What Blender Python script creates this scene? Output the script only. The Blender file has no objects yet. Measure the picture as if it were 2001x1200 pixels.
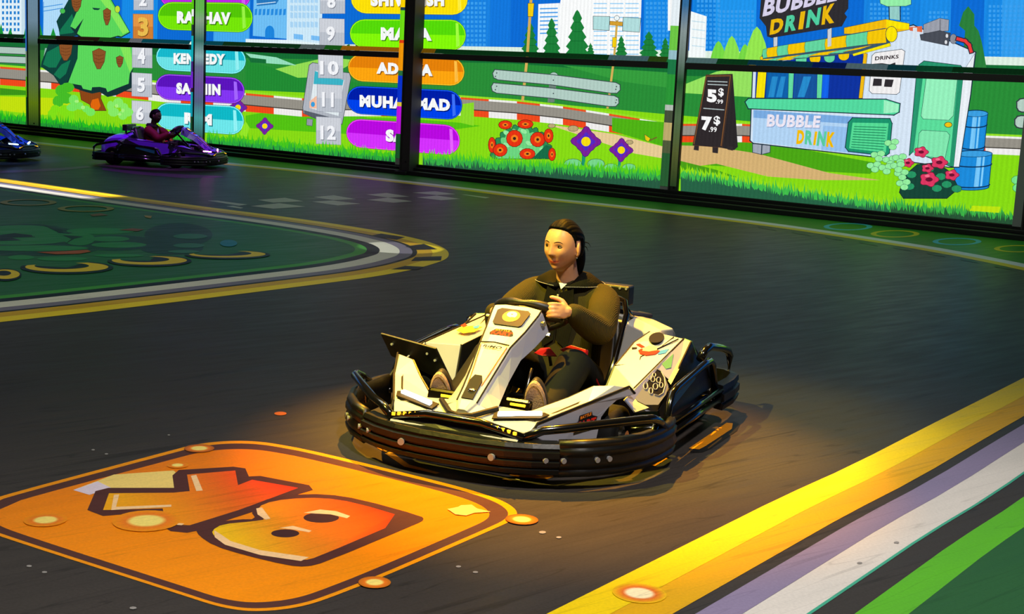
import bpy, bmesh, math, random
from mathutils import Vector, Matrix, Quaternion, noise
R = math.radians
random.seed(7)
sc = bpy.context.scene
COL = sc.collection

# ------------------------------------------------------------------ camera, world, lights, exposure
FPX, PITCH, ROLL, CAM_H = 2796.44, 0.169891, 0.050195, 1.65
c_, s_ = math.cos(ROLL), math.sin(ROLL)
FWD = Vector((0, math.cos(PITCH), -math.sin(PITCH)))
UP0 = Vector((1, 0, 0)).cross(FWD)
RIGHT = Vector((1, 0, 0))*c_ + UP0*s_
UPV = UP0*c_ - Vector((1, 0, 0))*s_
cam_d = bpy.data.cameras.new('camera')
cam = bpy.data.objects.new('camera', cam_d)
COL.objects.link(cam)
cam_d.sensor_fit = 'HORIZONTAL'; cam_d.sensor_width = 36
cam_d.lens = 36*FPX/2001
cam_d.clip_end = 200
rot = Matrix((RIGHT, UPV, -FWD)).transposed()
cam.matrix_world = Matrix.Translation((0, 0, CAM_H)) @ rot.to_4x4()
sc.camera = cam
sc.view_settings.view_transform = 'Standard'
try: sc.view_settings.look = 'None'
except TypeError: pass
sc.view_settings.gamma = 1; sc.view_settings.exposure = 0.0
sc.view_settings.use_curve_mapping = False

w = bpy.data.worlds.new('dark_hall'); sc.world = w; w.use_nodes = True
w.node_tree.nodes['Background'].inputs[0].default_value = (0.05, 0.055, 0.07, 1)
w.node_tree.nodes['Background'].inputs[1].default_value = 0.12

def aim(o, target):
    d = Vector(target) - o.location
    o.rotation_euler = d.to_track_quat('-Z', 'Y').to_euler()
def area(name, loc, target, sx, sy, power, color):
    l = bpy.data.lights.new(name, 'AREA'); l.shape = 'RECTANGLE'; l.size = sx; l.size_y = sy
    l.energy = power; l.color = color
    o = bpy.data.objects.new(name, l); COL.objects.link(o); o.location = loc; aim(o, target); return o
def spot(name, loc, target, radius, power, color, blend=0.3, soft=0.05):
    """ceiling projector: a beam that lights a disc of the given radius at the target"""
    l = bpy.data.lights.new(name, 'SPOT'); l.energy = power; l.color = color
    d = (Vector(target) - Vector(loc)).length
    l.spot_size = 2*math.atan(radius/d); l.spot_blend = blend; l.shadow_soft_size = soft
    o = bpy.data.objects.new(name, l); COL.objects.link(o); o.location = loc; aim(o, target); return o

KART1 = (0.16256, 6.36408); YAW1 = math.atan2(-0.913545, -0.406737)
KART2 = (-4.90, 19.80); KART3 = (-7.38, 19.40)
spot('ceiling_projector_front', (1.2, 1.6, 6.5), (0.9, 3.8, 0), 4.1, 2000, (1.0, 0.93, 0.88), 0.8, 0.25)
area('ceiling_projector_middle', (-3.6, 9.0, 6.5), (-3.6, 9.6, 0), 4.0, 3.0, 170, (0.95, 1.0, 0.85))
area('ceiling_projector_far', (3.0, 15.0, 6.5), (2.5, 15.0, 0), 6.0, 3.0, 60, (0.85, 1.0, 0.9))
bl = area('ceiling_projector_left', (-5.79, 16.17, 6.0), (-5.79, 16.17, 0), 3.3, 0.56, 12, (1.0, 0.95, 1.0))
bl.rotation_euler = (0, 0, math.atan2(-0.54, 0.84)); bl.data.spread = R(3)
spot('ceiling_projector_tip', (-1.2, 12.0, 6.5), (-1.0, 12.38, 0), 0.37, 1000, (0.95, 1.0, 0.95), 0.0, 0.02)
k1 = Vector((KART1[0], KART1[1], 0))
spot('kart_halo_key', k1 + Vector((-2.3, -1.5, 4.2)), k1 + Vector((-0.05, -0.05, 0.4)), 1.25, 1900, (1.0, 0.84, 0.09), 0.6, 0.04)
spot('kart_halo_rear', k1 + Vector((-0.3, 2.0, 5.0)), k1 + Vector((0.05, -0.25, 0.0)), 1.5, 5000, (1.0, 0.44, 0.02), 0.75, 0.04)
k2 = Vector((KART2[0], KART2[1], 0))
spot('purple_kart_halo', k2 + Vector((0.2, -1.2, 5.0)), k2 + Vector((0, 0, 0.2)), 1.05, 1300, (0.5, 0.1, 1.0), 0.6, 0.05)
k3 = Vector((KART3[0], KART3[1], 0))
spot('blue_kart_halo', k3 + Vector((0.2, -1.2, 5.0)), k3 + Vector((0, 0, 0.2)), 1.3, 900, (0.1, 0.25, 1.0), 0.6, 0.05)

# ------------------------------------------------------------------ pixel -> place in the world
def ray(x, y):
    return FWD + RIGHT*((x - 1000.5)/FPX) - UPV*((y - 600)/FPX)
CAMP = Vector((0, 0, CAM_H))
def at_floor(x, y, z=0.0):
    d = ray(x, y); return CAMP + d*((z - CAM_H)/d.z)
WA, WD = Vector((-9.2319, 25.4828, 0)), Vector((0.837196, -0.546903, 0))
WN = Vector((-0.546903, -0.837196, 0))
def at_wall(x, y, off=0.0):
    d = ray(x, y); return CAMP + d*((WA + WN*off - CAMP).dot(WN)/d.dot(WN))
def wall_p(s, z, off=0.0):
    return WA + WD*s + WN*off + Vector((0, 0, z))
def at_plane(x, y, p, n):
    d = ray(x, y); return CAMP + d*((p - CAMP).dot(n)/d.dot(n))

# ------------------------------------------------------------------ materials
def lin(c):
    return tuple(((v/255)/12.92 if v/255 <= 0.04045 else ((v/255 + 0.055)/1.055)**2.4) for v in c[:3]) + (1.0,)
def mat(name, rgb, rough=0.5, metal=0.0, spec=0.5, coat=0.0, bump=None, emit=None, estr=1.0, vary=0.0, vscale=30):
    m = bpy.data.materials.new(name); m.use_nodes = True
    nt = m.node_tree; b = nt.nodes['Principled BSDF']
    b.inputs['Base Color'].default_value = lin(rgb)
    b.inputs['Roughness'].default_value = rough; b.inputs['Metallic'].default_value = metal
    b.inputs['Specular IOR Level'].default_value = spec
    b.inputs['Coat Weight'].default_value = coat; b.inputs['Coat Roughness'].default_value = 0.1
    tc = nt.nodes.new('ShaderNodeTexCoord')
    if vary:
        n = nt.nodes.new('ShaderNodeTexNoise'); n.inputs['Scale'].default_value = vscale; n.inputs['Detail'].default_value = 5
        mx = nt.nodes.new('ShaderNodeMix'); mx.data_type = 'RGBA'
        r = nt.nodes.new('ShaderNodeMapRange'); r.inputs[1].default_value = .3; r.inputs[2].default_value = .7
        d = lin(rgb)
        mx.inputs[6].default_value = tuple(v*(1 - vary) for v in d[:3]) + (1,)
        mx.inputs[7].default_value = tuple(min(1, v*(1 + vary*.6)) for v in d[:3]) + (1,)
        nt.links.new(tc.outputs['Object'], n.inputs['Vector']); nt.links.new(n.outputs[0], r.inputs[0])
        nt.links.new(r.outputs[0], mx.inputs[0]); nt.links.new(mx.outputs[2], b.inputs['Base Color'])
    if bump:
        kind, scale, strength = bump
        if kind == 'rib':
            t = nt.nodes.new('ShaderNodeTexWave'); t.inputs['Scale'].default_value = scale; t.inputs['Distortion'].default_value = .6
            t.bands_direction = 'Y'; t.inputs['Detail'].default_value = 1
        else:
            t = nt.nodes.new('ShaderNodeTexNoise'); t.inputs['Scale'].default_value = scale; t.inputs['Detail'].default_value = 6
        bp = nt.nodes.new('ShaderNodeBump'); bp.inputs['Strength'].default_value = strength; bp.inputs['Distance'].default_value = .004
        nt.links.new(tc.outputs['Object'], t.inputs['Vector'])
        nt.links.new(t.outputs['Fac' if 'Fac' in t.outputs else 0], bp.inputs['Height'])
        nt.links.new(bp.outputs[0], b.inputs['Normal'])
    if emit:
        b.inputs['Emission Color'].default_value = lin(emit); b.inputs['Emission Strength'].default_value = estr
    return m

# the projected picture on the wall: light given off by the screen, one colour per shape
PROJ = bpy.data.materials.new('wall_projection'); PROJ.use_nodes = True
nt = PROJ.node_tree; nt.nodes.clear()
o = nt.nodes.new('ShaderNodeOutputMaterial'); e = nt.nodes.new('ShaderNodeEmission')
a = nt.nodes.new('ShaderNodeAttribute'); a.attribute_name = 'Col'
g = nt.nodes.new('ShaderNodeNewGeometry')
dt = nt.nodes.new('ShaderNodeVectorMath'); dt.operation = 'DOT_PRODUCT'; dt.inputs[1].default_value = WD
sn = nt.nodes.new('ShaderNodeMath'); sn.operation = 'MULTIPLY'; sn.inputs[1].default_value = 2*math.pi/0.055
si = nt.nodes.new('ShaderNodeMath'); si.operation = 'SINE'
mr = nt.nodes.new('ShaderNodeMapRange'); mr.inputs[1].default_value = -1; mr.inputs[2].default_value = 1
mr.inputs[3].default_value = 0.93; mr.inputs[4].default_value = 1.03
nz = nt.nodes.new('ShaderNodeTexNoise'); nz.inputs['Scale'].default_value = 60
mr2 = nt.nodes.new('ShaderNodeMapRange'); mr2.inputs[3].default_value = 0.88; mr2.inputs[4].default_value = 1.12
mm_ = nt.nodes.new('ShaderNodeMath'); mm_.operation = 'MULTIPLY'
nt.links.new(g.outputs['Position'], dt.inputs[0]); nt.links.new(dt.outputs['Value'], sn.inputs[0]); nt.links.new(sn.outputs[0], si.inputs[0])
nt.links.new(si.outputs[0], mr.inputs[0]); nt.links.new(g.outputs['Position'], nz.inputs['Vector']); nt.links.new(nz.outputs[0], mr2.inputs[0])
nt.links.new(mr.outputs[0], mm_.inputs[0]); nt.links.new(mr2.outputs[0], mm_.inputs[1])
nt.links.new(a.outputs['Color'], e.inputs['Color']); nt.links.new(mm_.outputs[0], e.inputs['Strength']); nt.links.new(e.outputs[0], o.inputs['Surface'])

def floor_material(name, use_attr, rgb=(60, 55, 52)):
    """asphalt sheet: streaks along the track, scuffs, a satin gloss; projected colours, painted in, come from the mesh"""
    m = bpy.data.materials.new(name); m.use_nodes = True; nt = m.node_tree; b = nt.nodes['Principled BSDF']
    tc = nt.nodes.new('ShaderNodeNewGeometry')
    vr = nt.nodes.new('ShaderNodeVectorRotate'); vr.rotation_type = 'Z_AXIS'; vr.inputs['Angle'].default_value = R(-42); nt.links.new(tc.outputs['Position'], vr.inputs['Vector'])
    mp = nt.nodes.new('ShaderNodeMapping'); mp.inputs['Scale'].default_value = (1.2, 9, 1)
    n1 = nt.nodes.new('ShaderNodeTexNoise'); n1.inputs['Scale'].default_value = 1.6; n1.inputs['Detail'].default_value = 8
    n2 = nt.nodes.new('ShaderNodeTexNoise'); n2.inputs['Scale'].default_value = 90; n2.inputs['Detail'].default_value = 3
    n3 = nt.nodes.new('ShaderNodeTexNoise'); n3.inputs['Scale'].default_value = 0.7; n3.inputs['Detail'].default_value = 5
    mp2 = nt.nodes.new('ShaderNodeMapping'); mp2.inputs['Scale'].default_value = (0.25, 4.5, 1)
    br = nt.nodes.new('ShaderNodeTexNoise'); br.inputs['Scale'].default_value = 3.0; br.inputs['Detail'].default_value = 1.0
    for mpx, tx in ((mp, n1), (mp2, br)):
        nt.links.new(vr.outputs[0], mpx.inputs['Vector']); nt.links.new(mpx.outputs[0], tx.inputs['Vector'])
    nt.links.new(tc.outputs['Position'], n2.inputs['Vector']); nt.links.new(tc.outputs['Position'], n3.inputs['Vector'])
    def rng(src, a0, a1, b0, b1):
        r = nt.nodes.new('ShaderNodeMapRange'); r.inputs[1].default_value = a0; r.inputs[2].default_value = a1
        r.inputs[3].default_value = b0; r.inputs[4].default_value = b1; nt.links.new(src, r.inputs[0]); return r.outputs[0]
    def mul(x, y):
        q = nt.nodes.new('ShaderNodeMath'); q.operation = 'MULTIPLY'; nt.links.new(x, q.inputs[0]); nt.links.new(y, q.inputs[1]); return q.outputs[0]
    k = .5 if use_attr else 1.0
    # thin dark score lines where the stretched noise crosses its middle
    ab = nt.nodes.new('ShaderNodeMath'); ab.operation = 'SUBTRACT'; ab.inputs[1].default_value = .5; nt.links.new(br.outputs[0], ab.inputs[0])
    ab2 = nt.nodes.new('ShaderNodeMath'); ab2.operation = 'ABSOLUTE'; nt.links.new(ab.outputs[0], ab2.inputs[0])
    f = mul(mul(rng(n1.outputs[0], .3, .7, 1 - .07*k, 1 + .06*k), rng(n2.outputs[0], .3, .7, 1 - .12*k, 1 + .12*k)),
            mul(rng(n3.outputs[0], .3, .7, 1 - .12*k, 1 + .1*k), rng(ab2.outputs[0], 0, .012, 1 - .35*k, 1)))
    vm = nt.nodes.new('ShaderNodeVectorMath'); vm.operation = 'SCALE'
    if use_attr:
        at = nt.nodes.new('ShaderNodeAttribute'); at.attribute_name = 'Col'; nt.links.new(at.outputs['Vector'], vm.inputs[0])
    else:
        vm.inputs[0].default_value = lin(rgb)[:3]
    nt.links.new(f, vm.inputs['Scale']); nt.links.new(vm.outputs[0], b.inputs['Base Color'])
    nt.links.new(rng(n1.outputs[0], .3, .7, .40, .50), b.inputs['Roughness'])
    b.inputs['Specular IOR Level'].default_value = .10
    bp = nt.nodes.new('ShaderNodeBump'); bp.inputs['Strength'].default_value = .1; bp.inputs['Distance'].default_value = .002
    nt.links.new(n2.outputs[0], bp.inputs['Height']); nt.links.new(bp.outputs[0], b.inputs['Normal'])
    return m
ASPHALT = floor_material('asphalt', False)
FLOOR_LIGHT_SCUFFS = floor_material('floor_light_and_scuffs', True)  # projected floor picture put into the colours; scuffs share the material

# ------------------------------------------------------------------ objects and meshes
def tag(o, label=None, cat=None, group=None, kind=None):
    for k, v in (('label', label), ('category', cat), ('group', group), ('kind', kind)):
        if v: o[k] = v
    return o
def empty(name, loc=(0, 0, 0), rz=0, parent=None):
    o = bpy.data.objects.new(name, None); COL.objects.link(o); o.location = loc; o.rotation_euler = (0, 0, rz)
    o.empty_display_size = .1
    if parent: o.parent = parent
    return o
class MB:
    """collects shapes; build() links them as ONE mesh object"""
    def __init__(s): s.v, s.f, s.mi, s.c = [], [], [], []
    def add(s, verts, faces, mi=0, col=None):
        n = len(s.v); s.v += [tuple(p) for p in verts]
        for f in faces: s.f.append([n + i for i in f]); s.mi.append(mi); s.c.append(col)
        return s
    def box(s, c, size, rz=0, rx=0, ry=0, mi=0):
        x, y, z = (q/2 for q in size)
        M = Matrix.Translation(c) @ Matrix.Rotation(rz, 4, 'Z') @ Matrix.Rotation(ry, 4, 'Y') @ Matrix.Rotation(rx, 4, 'X')
        vs = [M @ Vector(p) for p in ((-x, -y, -z), (x, -y, -z), (x, y, -z), (-x, y, -z), (-x, -y, z), (x, -y, z), (x, y, z), (-x, y, z))]
        return s.add(vs, [(0, 3, 2, 1), (4, 5, 6, 7), (0, 1, 5, 4), (1, 2, 6, 5), (2, 3, 7, 6), (3, 0, 4, 7)], mi)
    def loft(s, rings, closed=False, cap=True, mi=0):
        n = len(rings[0]); vs = [p for r in rings for p in r]; fs = []
        m = len(rings)
        for i in range(m if closed else m - 1):
            j = (i + 1) % m
            for k in range(n):
                l = (k + 1) % n; fs.append((i*n + k, i*n + l, j*n + l, j*n + k))
        if cap and not closed: fs += [tuple(range(n))[::-1], tuple(range((m - 1)*n, m*n))]
        return s.add(vs, fs, mi)
    def tube(s, pts, r, n=10, closed=False, mi=0, ell=1.0, up=Vector((0, 0, 1))):
        pts = [Vector(p) for p in pts]; rings = []
        rs = r if isinstance(r, (list, tuple)) else [r]*len(pts)
        for i, p in enumerate(pts):
            a = pts[(i - 1) % len(pts)] if closed or i else p; b = pts[(i + 1) % len(pts)] if closed or i < len(pts) - 1 else p
            t = (b - a).normalized(); x = t.cross(up)
            if x.length < .05: x = t.cross(Vector((1, 0, 0)))
            x.normalize(); y = x.cross(t)
            rings.append([p + (x*math.cos(q)*ell + y*math.sin(q))*rs[i] for q in (2*math.pi*k/n for k in range(n))])
        return s.loft(rings, closed, True, mi)
    def prism(s, poly, d, mi=0):
        d = Vector(d); n = len(poly); vs = [Vector(p) for p in poly] + [Vector(p) + d for p in poly]
        return s.add(vs, [tuple(range(n))[::-1], tuple(range(n, 2*n))] + [(i, (i + 1) % n, n + (i + 1) % n, n + i) for i in range(n)], mi)
    def ell(s, c, rad, nu=16, nv=10, M=None, mi=0):
        c = Vector(c); M = M or Matrix.Identity(3); vs = []; fs = []
        for j in range(nv + 1):
            t = math.pi*j/nv
            for i in range(nu):
                p = 2*math.pi*i/nu
                vs.append(c + M @ Vector((rad[0]*math.sin(t)*math.cos(p), rad[1]*math.sin(t)*math.sin(p), rad[2]*math.cos(t))))
        for j in range(nv):
            for i in range(nu):
                k = (i + 1) % nu; fs.append((j*nu + i, (j + 1)*nu + i, (j + 1)*nu + k, j*nu + k))
        return s.add(vs, fs, mi)
    def cyl(s, c, axis, r, h, n=16, mi=0, r2=None):
        c = Vector(c); a = Vector(axis).normalized()
        x = a.orthogonal().normalized(); y = a.cross(x); r2 = r if r2 is None else r2
        return s.loft([[c + a*q + (x*math.cos(t) + y*math.sin(t))*rr for t in (2*math.pi*k/n for k in range(n))] for q, rr in ((-h/2, r), (h/2, r2))], mi=mi)
    def build(s, name, mats, parent=None, smooth=False, fix=True, bevel=0, solid=0, sub=0):
        me = bpy.data.meshes.new(name); me.from_pydata(s.v, [], s.f)
        mats = mats if isinstance(mats, (list, tuple)) else [mats]
        for m in mats: me.materials.append(m)
        for p, i in zip(me.polygons, s.mi): p.material_index = i; p.use_smooth = smooth
        if any(q is not None for q in s.c):
            at = me.color_attributes.new('Col', 'FLOAT_COLOR', 'CORNER')
            for p, cc in zip(me.polygons, s.c):
                for li in p.loop_indices:
                    v = me.vertices[me.loops[li].vertex_index].co
                    at.data[li].color = cc(v) if callable(cc) else (cc or (1, 1, 1, 1))
        if fix:
            bm = bmesh.new(); bm.from_mesh(me); bmesh.ops.remove_doubles(bm, verts=bm.verts, dist=1e-5)
            bmesh.ops.recalc_face_normals(bm, faces=bm.faces); bm.to_mesh(me); bm.free()
        me.update()
        o = bpy.data.objects.new(name, me); COL.objects.link(o)
        if parent: o.parent = parent
        if solid:
            q = o.modifiers.new('s', 'SOLIDIFY'); q.thickness = solid; q.offset = -1
        if bevel:
            q = o.modifiers.new('b', 'BEVEL'); q.width = bevel; q.segments = 2; q.limit_method = 'ANGLE'; q.angle_limit = R(30)
        if sub:
            q = o.modifiers.new('u', 'SUBSURF'); q.levels = sub; q.render_levels = sub
        return o

_glyph = {}
def glyphs(text, bold=.03):
    """letter outlines as a flat mesh scaled to the unit square: (verts, faces)"""
    k = (text, bold)
    if k in _glyph: return _glyph[k]
    cu = bpy.data.curves.new('lettering', 'FONT'); cu.body = text; cu.offset = bold; cu.resolution_u = 3; cu.space_character = 1.0 + bold*2.2
    ob = bpy.data.objects.new('lettering', cu); COL.objects.link(ob)
    dg = bpy.context.evaluated_depsgraph_get(); ev = ob.evaluated_get(dg); me = ev.to_mesh()
    vs = [tuple(v.co) for v in me.vertices]; fs = [tuple(p.vertices) for p in me.polygons]
    ev.to_mesh_clear(); bpy.data.objects.remove(ob); bpy.data.curves.remove(cu)
    x0 = min(v[0] for v in vs); x1 = max(v[0] for v in vs); y0 = min(v[1] for v in vs); y1 = max(v[1] for v in vs)
    vs = [((v[0] - x0)/(x1 - x0), (v[1] - y0)/(y1 - y0)) for v in vs]
    _glyph[k] = (vs, fs); return vs, fs
def bil(q, u, v):
    """q = bottom-left, bottom-right, top-right, top-left"""
    return [(q[0][i]*(1 - u) + q[1][i]*u)*(1 - v) + (q[3][i]*(1 - u) + q[2][i]*u)*v for i in range(len(q[0]))]

class Art:
    """flat shapes on a surface (the wall picture, the floor projection), each a hair in front of the last"""
    def __init__(s, to3, base, step, zoom=(0, 0, 1)):
        s.to3, s.d, s.step, s.z, s.m = to3, base, step, zoom, MB()
    def pt(s, p): return s.to3(s.z[0] + p[0]/s.z[2], s.z[1] + p[1]/s.z[2], s.d)
    def p(s, pts, col, ol=0, oc=(28, 38, 48), hold=False):
        if ol: s.line(list(pts) + [pts[0], pts[1]], oc, ol)
        c = col if callable(col) else lin(col)
        s.m.add([s.pt(q) for q in pts], [tuple(range(len(pts)))], 0, c)
        if not hold: s.d += s.step
        return s
    def many(s, polys, col):
        for q in polys: s.p(q, col, hold=True)
        s.d += s.step; return s
    def line(s, pts, col, wd):
        h = wd/2
        for i in range(len(pts) - 1):
            a, b = pts[i], pts[i + 1]; dx, dy = b[0] - a[0], b[1] - a[1]; L = math.hypot(dx, dy) or 1
            dx, dy = dx/L*h, dy/L*h
            s.p([(a[0] - dx - dy, a[1] - dy + dx), (a[0] - dx + dy, a[1] - dy - dx), (b[0] + dx + dy, b[1] + dy - dx), (b[0] + dx - dy, b[1] + dy + dx)], col, hold=True)
            if i % 2: s.d += s.step*.3
        s.d += s.step; return s
    def disc(s, c, rx, ry, col, ol=0, n=20, oc=(28, 38, 48), rot=0):
        cr, sr = math.cos(rot), math.sin(rot)
        return s.p([(c[0] + rx*math.cos(t)*cr - ry*math.sin(t)*sr, c[1] + rx*math.cos(t)*sr + ry*math.sin(t)*cr) for t in (2*math.pi*k/n for k in range(n))], col, ol, oc)
    def text(s, t, quad, col, bold=.03):
        vs, fs = glyphs(t, bold)
        s.m.add([s.pt(bil(quad, u, v)) for u, v in vs], fs, 0, lin(col)); s.d += s.step; return s
    def build(s, name, material, parent, label=None):
        o = s.m.build(name, material, parent, fix=False)
        if label: o['label'] = label
        return o
# ================================================================== the floor and the projected picture painted on it
m = MB(); m.add([(-45, -6, 0), (45, -6, 0), (45, 60, 0), (-45, 60, 0)], [(0, 1, 2, 3)])
floor = m.build('floor', ASPHALT, None, fix=False); tag(floor, 'dark satin asphalt track floor', kind='structure')
def fa(base, zoom=(0, 0, 1)): return Art(lambda x, y, z: at_floor(x, y, z), base, .0001, zoom)
YEL, YEL2, WHI, LAV, GRN, DGR = (240, 206, 14), (222, 168, 18), (220, 214, 206), (140, 128, 160), (92, 180, 40), (44, 92, 52)
# -- lower right edge of the track: parallel stripes, laid out in world metres
za = (1040, 720, 2.082)
def zf(x, y, z=0.0): return at_floor(za[0] + x/za[2], za[1] + y/za[2], z)
e_line = [zf(60, 999), zf(400, 830), zf(720, 670), zf(1000, 530), zf(1300, 395), zf(1600, 240), zf(1800, 140), zf(2001, 38)]
e_line = [e_line[0] + (e_line[0] - e_line[1])*2] + e_line + [e_line[-1] + (e_line[-1] - e_line[-2])*k for k in (2, 6)]
def offset(line, d, closed=False):
    out = []
    n = len(line)
    for i, p in enumerate(line):
        a = line[(i - 1) % n] if closed else line[max(0, i - 1)]; b = line[(i + 1) % n] if closed else line[min(n - 1, i + 1)]
        t = (b - a); t.z = 0; t.normalize(); out.append(Vector((p.x + t.y*d, p.y - t.x*d, 0)))
    return out
def smooth_line(line, it=2, closed=False):
    for _ in range(it):
        o = []; n = len(line)
        for i in range(n if closed else n - 1):
            a, b = line[i], line[(i + 1) % n]; o += [a*.75 + b*.25, a*.25 + b*.75]
        line = o if closed else [line[0]] + o + [line[-1]]
    return line
e_line = smooth_line(e_line, 1)
def stripe(name, line, d0, d1, col, z, closed=False, label=None):
    a, b = offset(line, d0, closed), offset(line, d1, closed); mm = MB(); n = len(a)
    vs = [(p.x, p.y, z) for p in a] + [(p.x, p.y, z) for p in b]
    mm.add(vs, [(i, (i + 1) % n, n + (i + 1) % n, n + i) for i in range(n if closed else n - 1)], 0, lin(col))
    o = mm.build(name, FLOOR_LIGHT_SCUFFS, floor, fix=False)
    if label: o['label'] = label
    return o
stripe('track_stripe', e_line, 0, .145, YEL, .001, label='bright yellow edge stripe at lower right')
stripe('track_stripe', e_line, .144, .287, YEL2, .001, label='amber edge stripe at lower right')
stripe('track_stripe', e_line, .34, .45, LAV, .001, label='lavender edge stripe at lower right')
stripe('track_stripe', e_line, .449, .60, WHI, .001, label='white edge stripe at lower right')
stripe('track_stripe', e_line, .60, .612, (70, 170, 140), .0012)
stripe('track_stripe', e_line, .715, .845, GRN, .001, label='green edge stripe at lower right')
stripe('grass_projection', e_line, .845, 2.6, DGR, .001, label='dark green projected verge at lower right')
# -- the infield at left: one rounded outline, bands offset inwards
zb = 2.175
px_in = [(-900, 752), (-400, 697), (0, 652), (400, 608), (800, 560), (1200, 510), (1420, 482), (1600, 458), (1760, 428), (1850, 402), (1898, 384), (1910, 364), (1900, 345), (1870, 328),
         (1830, 313), (1780, 299), (1640, 268), (1300, 215), (900, 165), (560, 120), (280, 80), (0, 40), (-300, -5)]
outl = [at_floor(x/zb, y/zb + 330) for x, y in px_in]
outl = outl[:6] + smooth_line(outl[5:19], 2)[1:-1] + outl[18:]
def infield(name, d, col, z, label=None):
    pts = offset(outl, -d)
    mm = MB(); mm.add([(p.x, p.y, z) for p in pts], [tuple(range(len(pts)))], 0, lin(col)); o = mm.build(name, FLOOR_LIGHT_SCUFFS, floor, fix=False)
    if label: o['label'] = label
    return o
def in_stripe(a, b, col, z, label=None): return stripe('infield_stripe', outl, -a, -b, col, z, label=label)
in_stripe(0, .14, (232, 200, 24), .0012, 'outer yellow infield stripe'); in_stripe(.139, .27, (196, 152, 20), .0012, 'inner amber infield stripe')
in_stripe(.27, .31, (20, 24, 26), .0012)
in_stripe(.31, .42, (116, 108, 124), .0012, 'lavender grey infield stripe'); in_stripe(.419, .59, (205, 200, 184), .0012, 'white infield stripe')
in_stripe(.59, .70, (20, 26, 28), .0012); in_stripe(.70, .80, (60, 140, 48), .0012, 'green infield stripe')
infield('infield_projection', .79, (34, 92, 50), .0009, 'dark green projected infield with leaves and rings')
# dark blocks that cut the yellow at the tip of the infield
k = fa(.002, (400, 350, 3.573))
k.p([(1150, 396), (1230, 380), (1400, 405), (1340, 424)], (24, 26, 28)); k.p([(1400, 470), (1530, 452), (1625, 490), (1480, 494)], (24, 26, 28))
k.p([(1470, 545), (1655, 538), (1650, 568), (1440, 572)], (24, 26, 28)); k.p([(1300, 630), (1400, 605), (1530, 612), (1490, 632)], (24, 26, 28))
k.build('infield_chequer', FLOOR_LIGHT_SCUFFS, floor)
# rings and leaves projected on the infield
def ring(art, c, rx, ry, th, col, a0=0, a1=360, shift=(0, 0)):
    n = 28; o_, i_ = [], []
    for q in range(n + 1):
        t = R(a0 + (a1 - a0)*q/n)
        o_.append((c[0] + rx*math.cos(t), c[1] + ry*math.sin(t))); i_.append((c[0] + shift[0] + (rx - th)*math.cos(t), c[1] + shift[1] + (ry - th*ry/rx*1.0)*math.sin(t)))
    for q in range(n): art.p([o_[q], o_[q + 1], i_[q + 1], i_[q]], col, hold=True)
    art.d += art.step
z2 = (0, 330, 3.872)
lf = fa(.0013, z2)
for c, rx, ry in (((180, 510), 420, 95), ((860, 560), 330, 60), ((200, 600), 560, 60), ((1350, 500), 260, 90), ((1300, 600), 240, 50)):
    lf.disc(c, rx, ry, (24, 60, 44))
for c, rx, ry in (((150, 470), 300, 45), ((420, 520), 160, 34), ((100, 545), 380, 30), ((760, 470), 260, 24), ((830, 530), 150, 20), ((900, 575), 210, 22), ((250, 600), 420, 22), ((600, 530), 120, 50), ((160, 670), 100, 18), ((470, 680), 190, 16), ((900, 655), 190, 12)):
    lf.disc(c, rx, ry, (40, 120, 62))
for c, rx, ry in (((1430, 580), 120, 18), ((1440, 510), 130, 20), ((1390, 625), 120, 12)): lf.disc(c, rx, ry, (44, 104, 76))
for q in ([(0, 500), (110, 486), (240, 500), (250, 515), (90, 520), (160, 540), (0, 545)], [(330, 425), (470, 455), (480, 480), (440, 480)], [(470, 500), (630, 512), (560, 530), (490, 570), (540, 530)]): lf.p(q, (20, 40, 34))
lf.build('leaf_projection', FLOOR_LIGHT_SCUFFS, floor, 'green leaf pattern projected on the infield')
rg = fa(.0045, z2)
rg.p([(280, 630), (500, 622), (660, 612), (690, 626), (600, 642), (420, 646)], (150, 72, 30)); rg.p([(900, 462), (1000, 448), (1090, 458), (1040, 472)], (110, 66, 36)); rg.p([(680, 345), (760, 335), (820, 350), (700, 358)], (110, 74, 40))
rg.p([(1090, 352), (1150, 356), (1140, 374), (1100, 366)], (150, 130, 50)); rg.disc((1730, 562), 65, 26, (26, 110, 130))
rg.build('flower_projection', FLOOR_LIGHT_SCUFFS, floor, 'brown and teal patches projected on the infield')
r2 = fa(.0052, z2)
for c, rx, ry, th, a0, a1 in (((40, 797), 110, 36, 58, -180, 180), ((505, 742), 315, 38, 120, -60, 200), ((1130, 692), 285, 33, 110, -80, 190), ((1720, 645), 290, 26, 80, -60, 180)):
    ring(r2, (c[0], c[1] + 4), rx*1.12, ry*1.3, rx*1.12, (18, 30, 30), a0, a1)
    ring(r2, c, rx, ry, th*.9, (206, 176, 30), a0, a1, (-.12*rx, -.22*ry))
for c in ((215, 253), (650, 300)): ring(r2, c, 215, 24, 55, (128, 122, 44))
r2.build('ring_projection', FLOOR_LIGHT_SCUFFS, floor, 'yellow rings projected along the infield edge')
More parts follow.
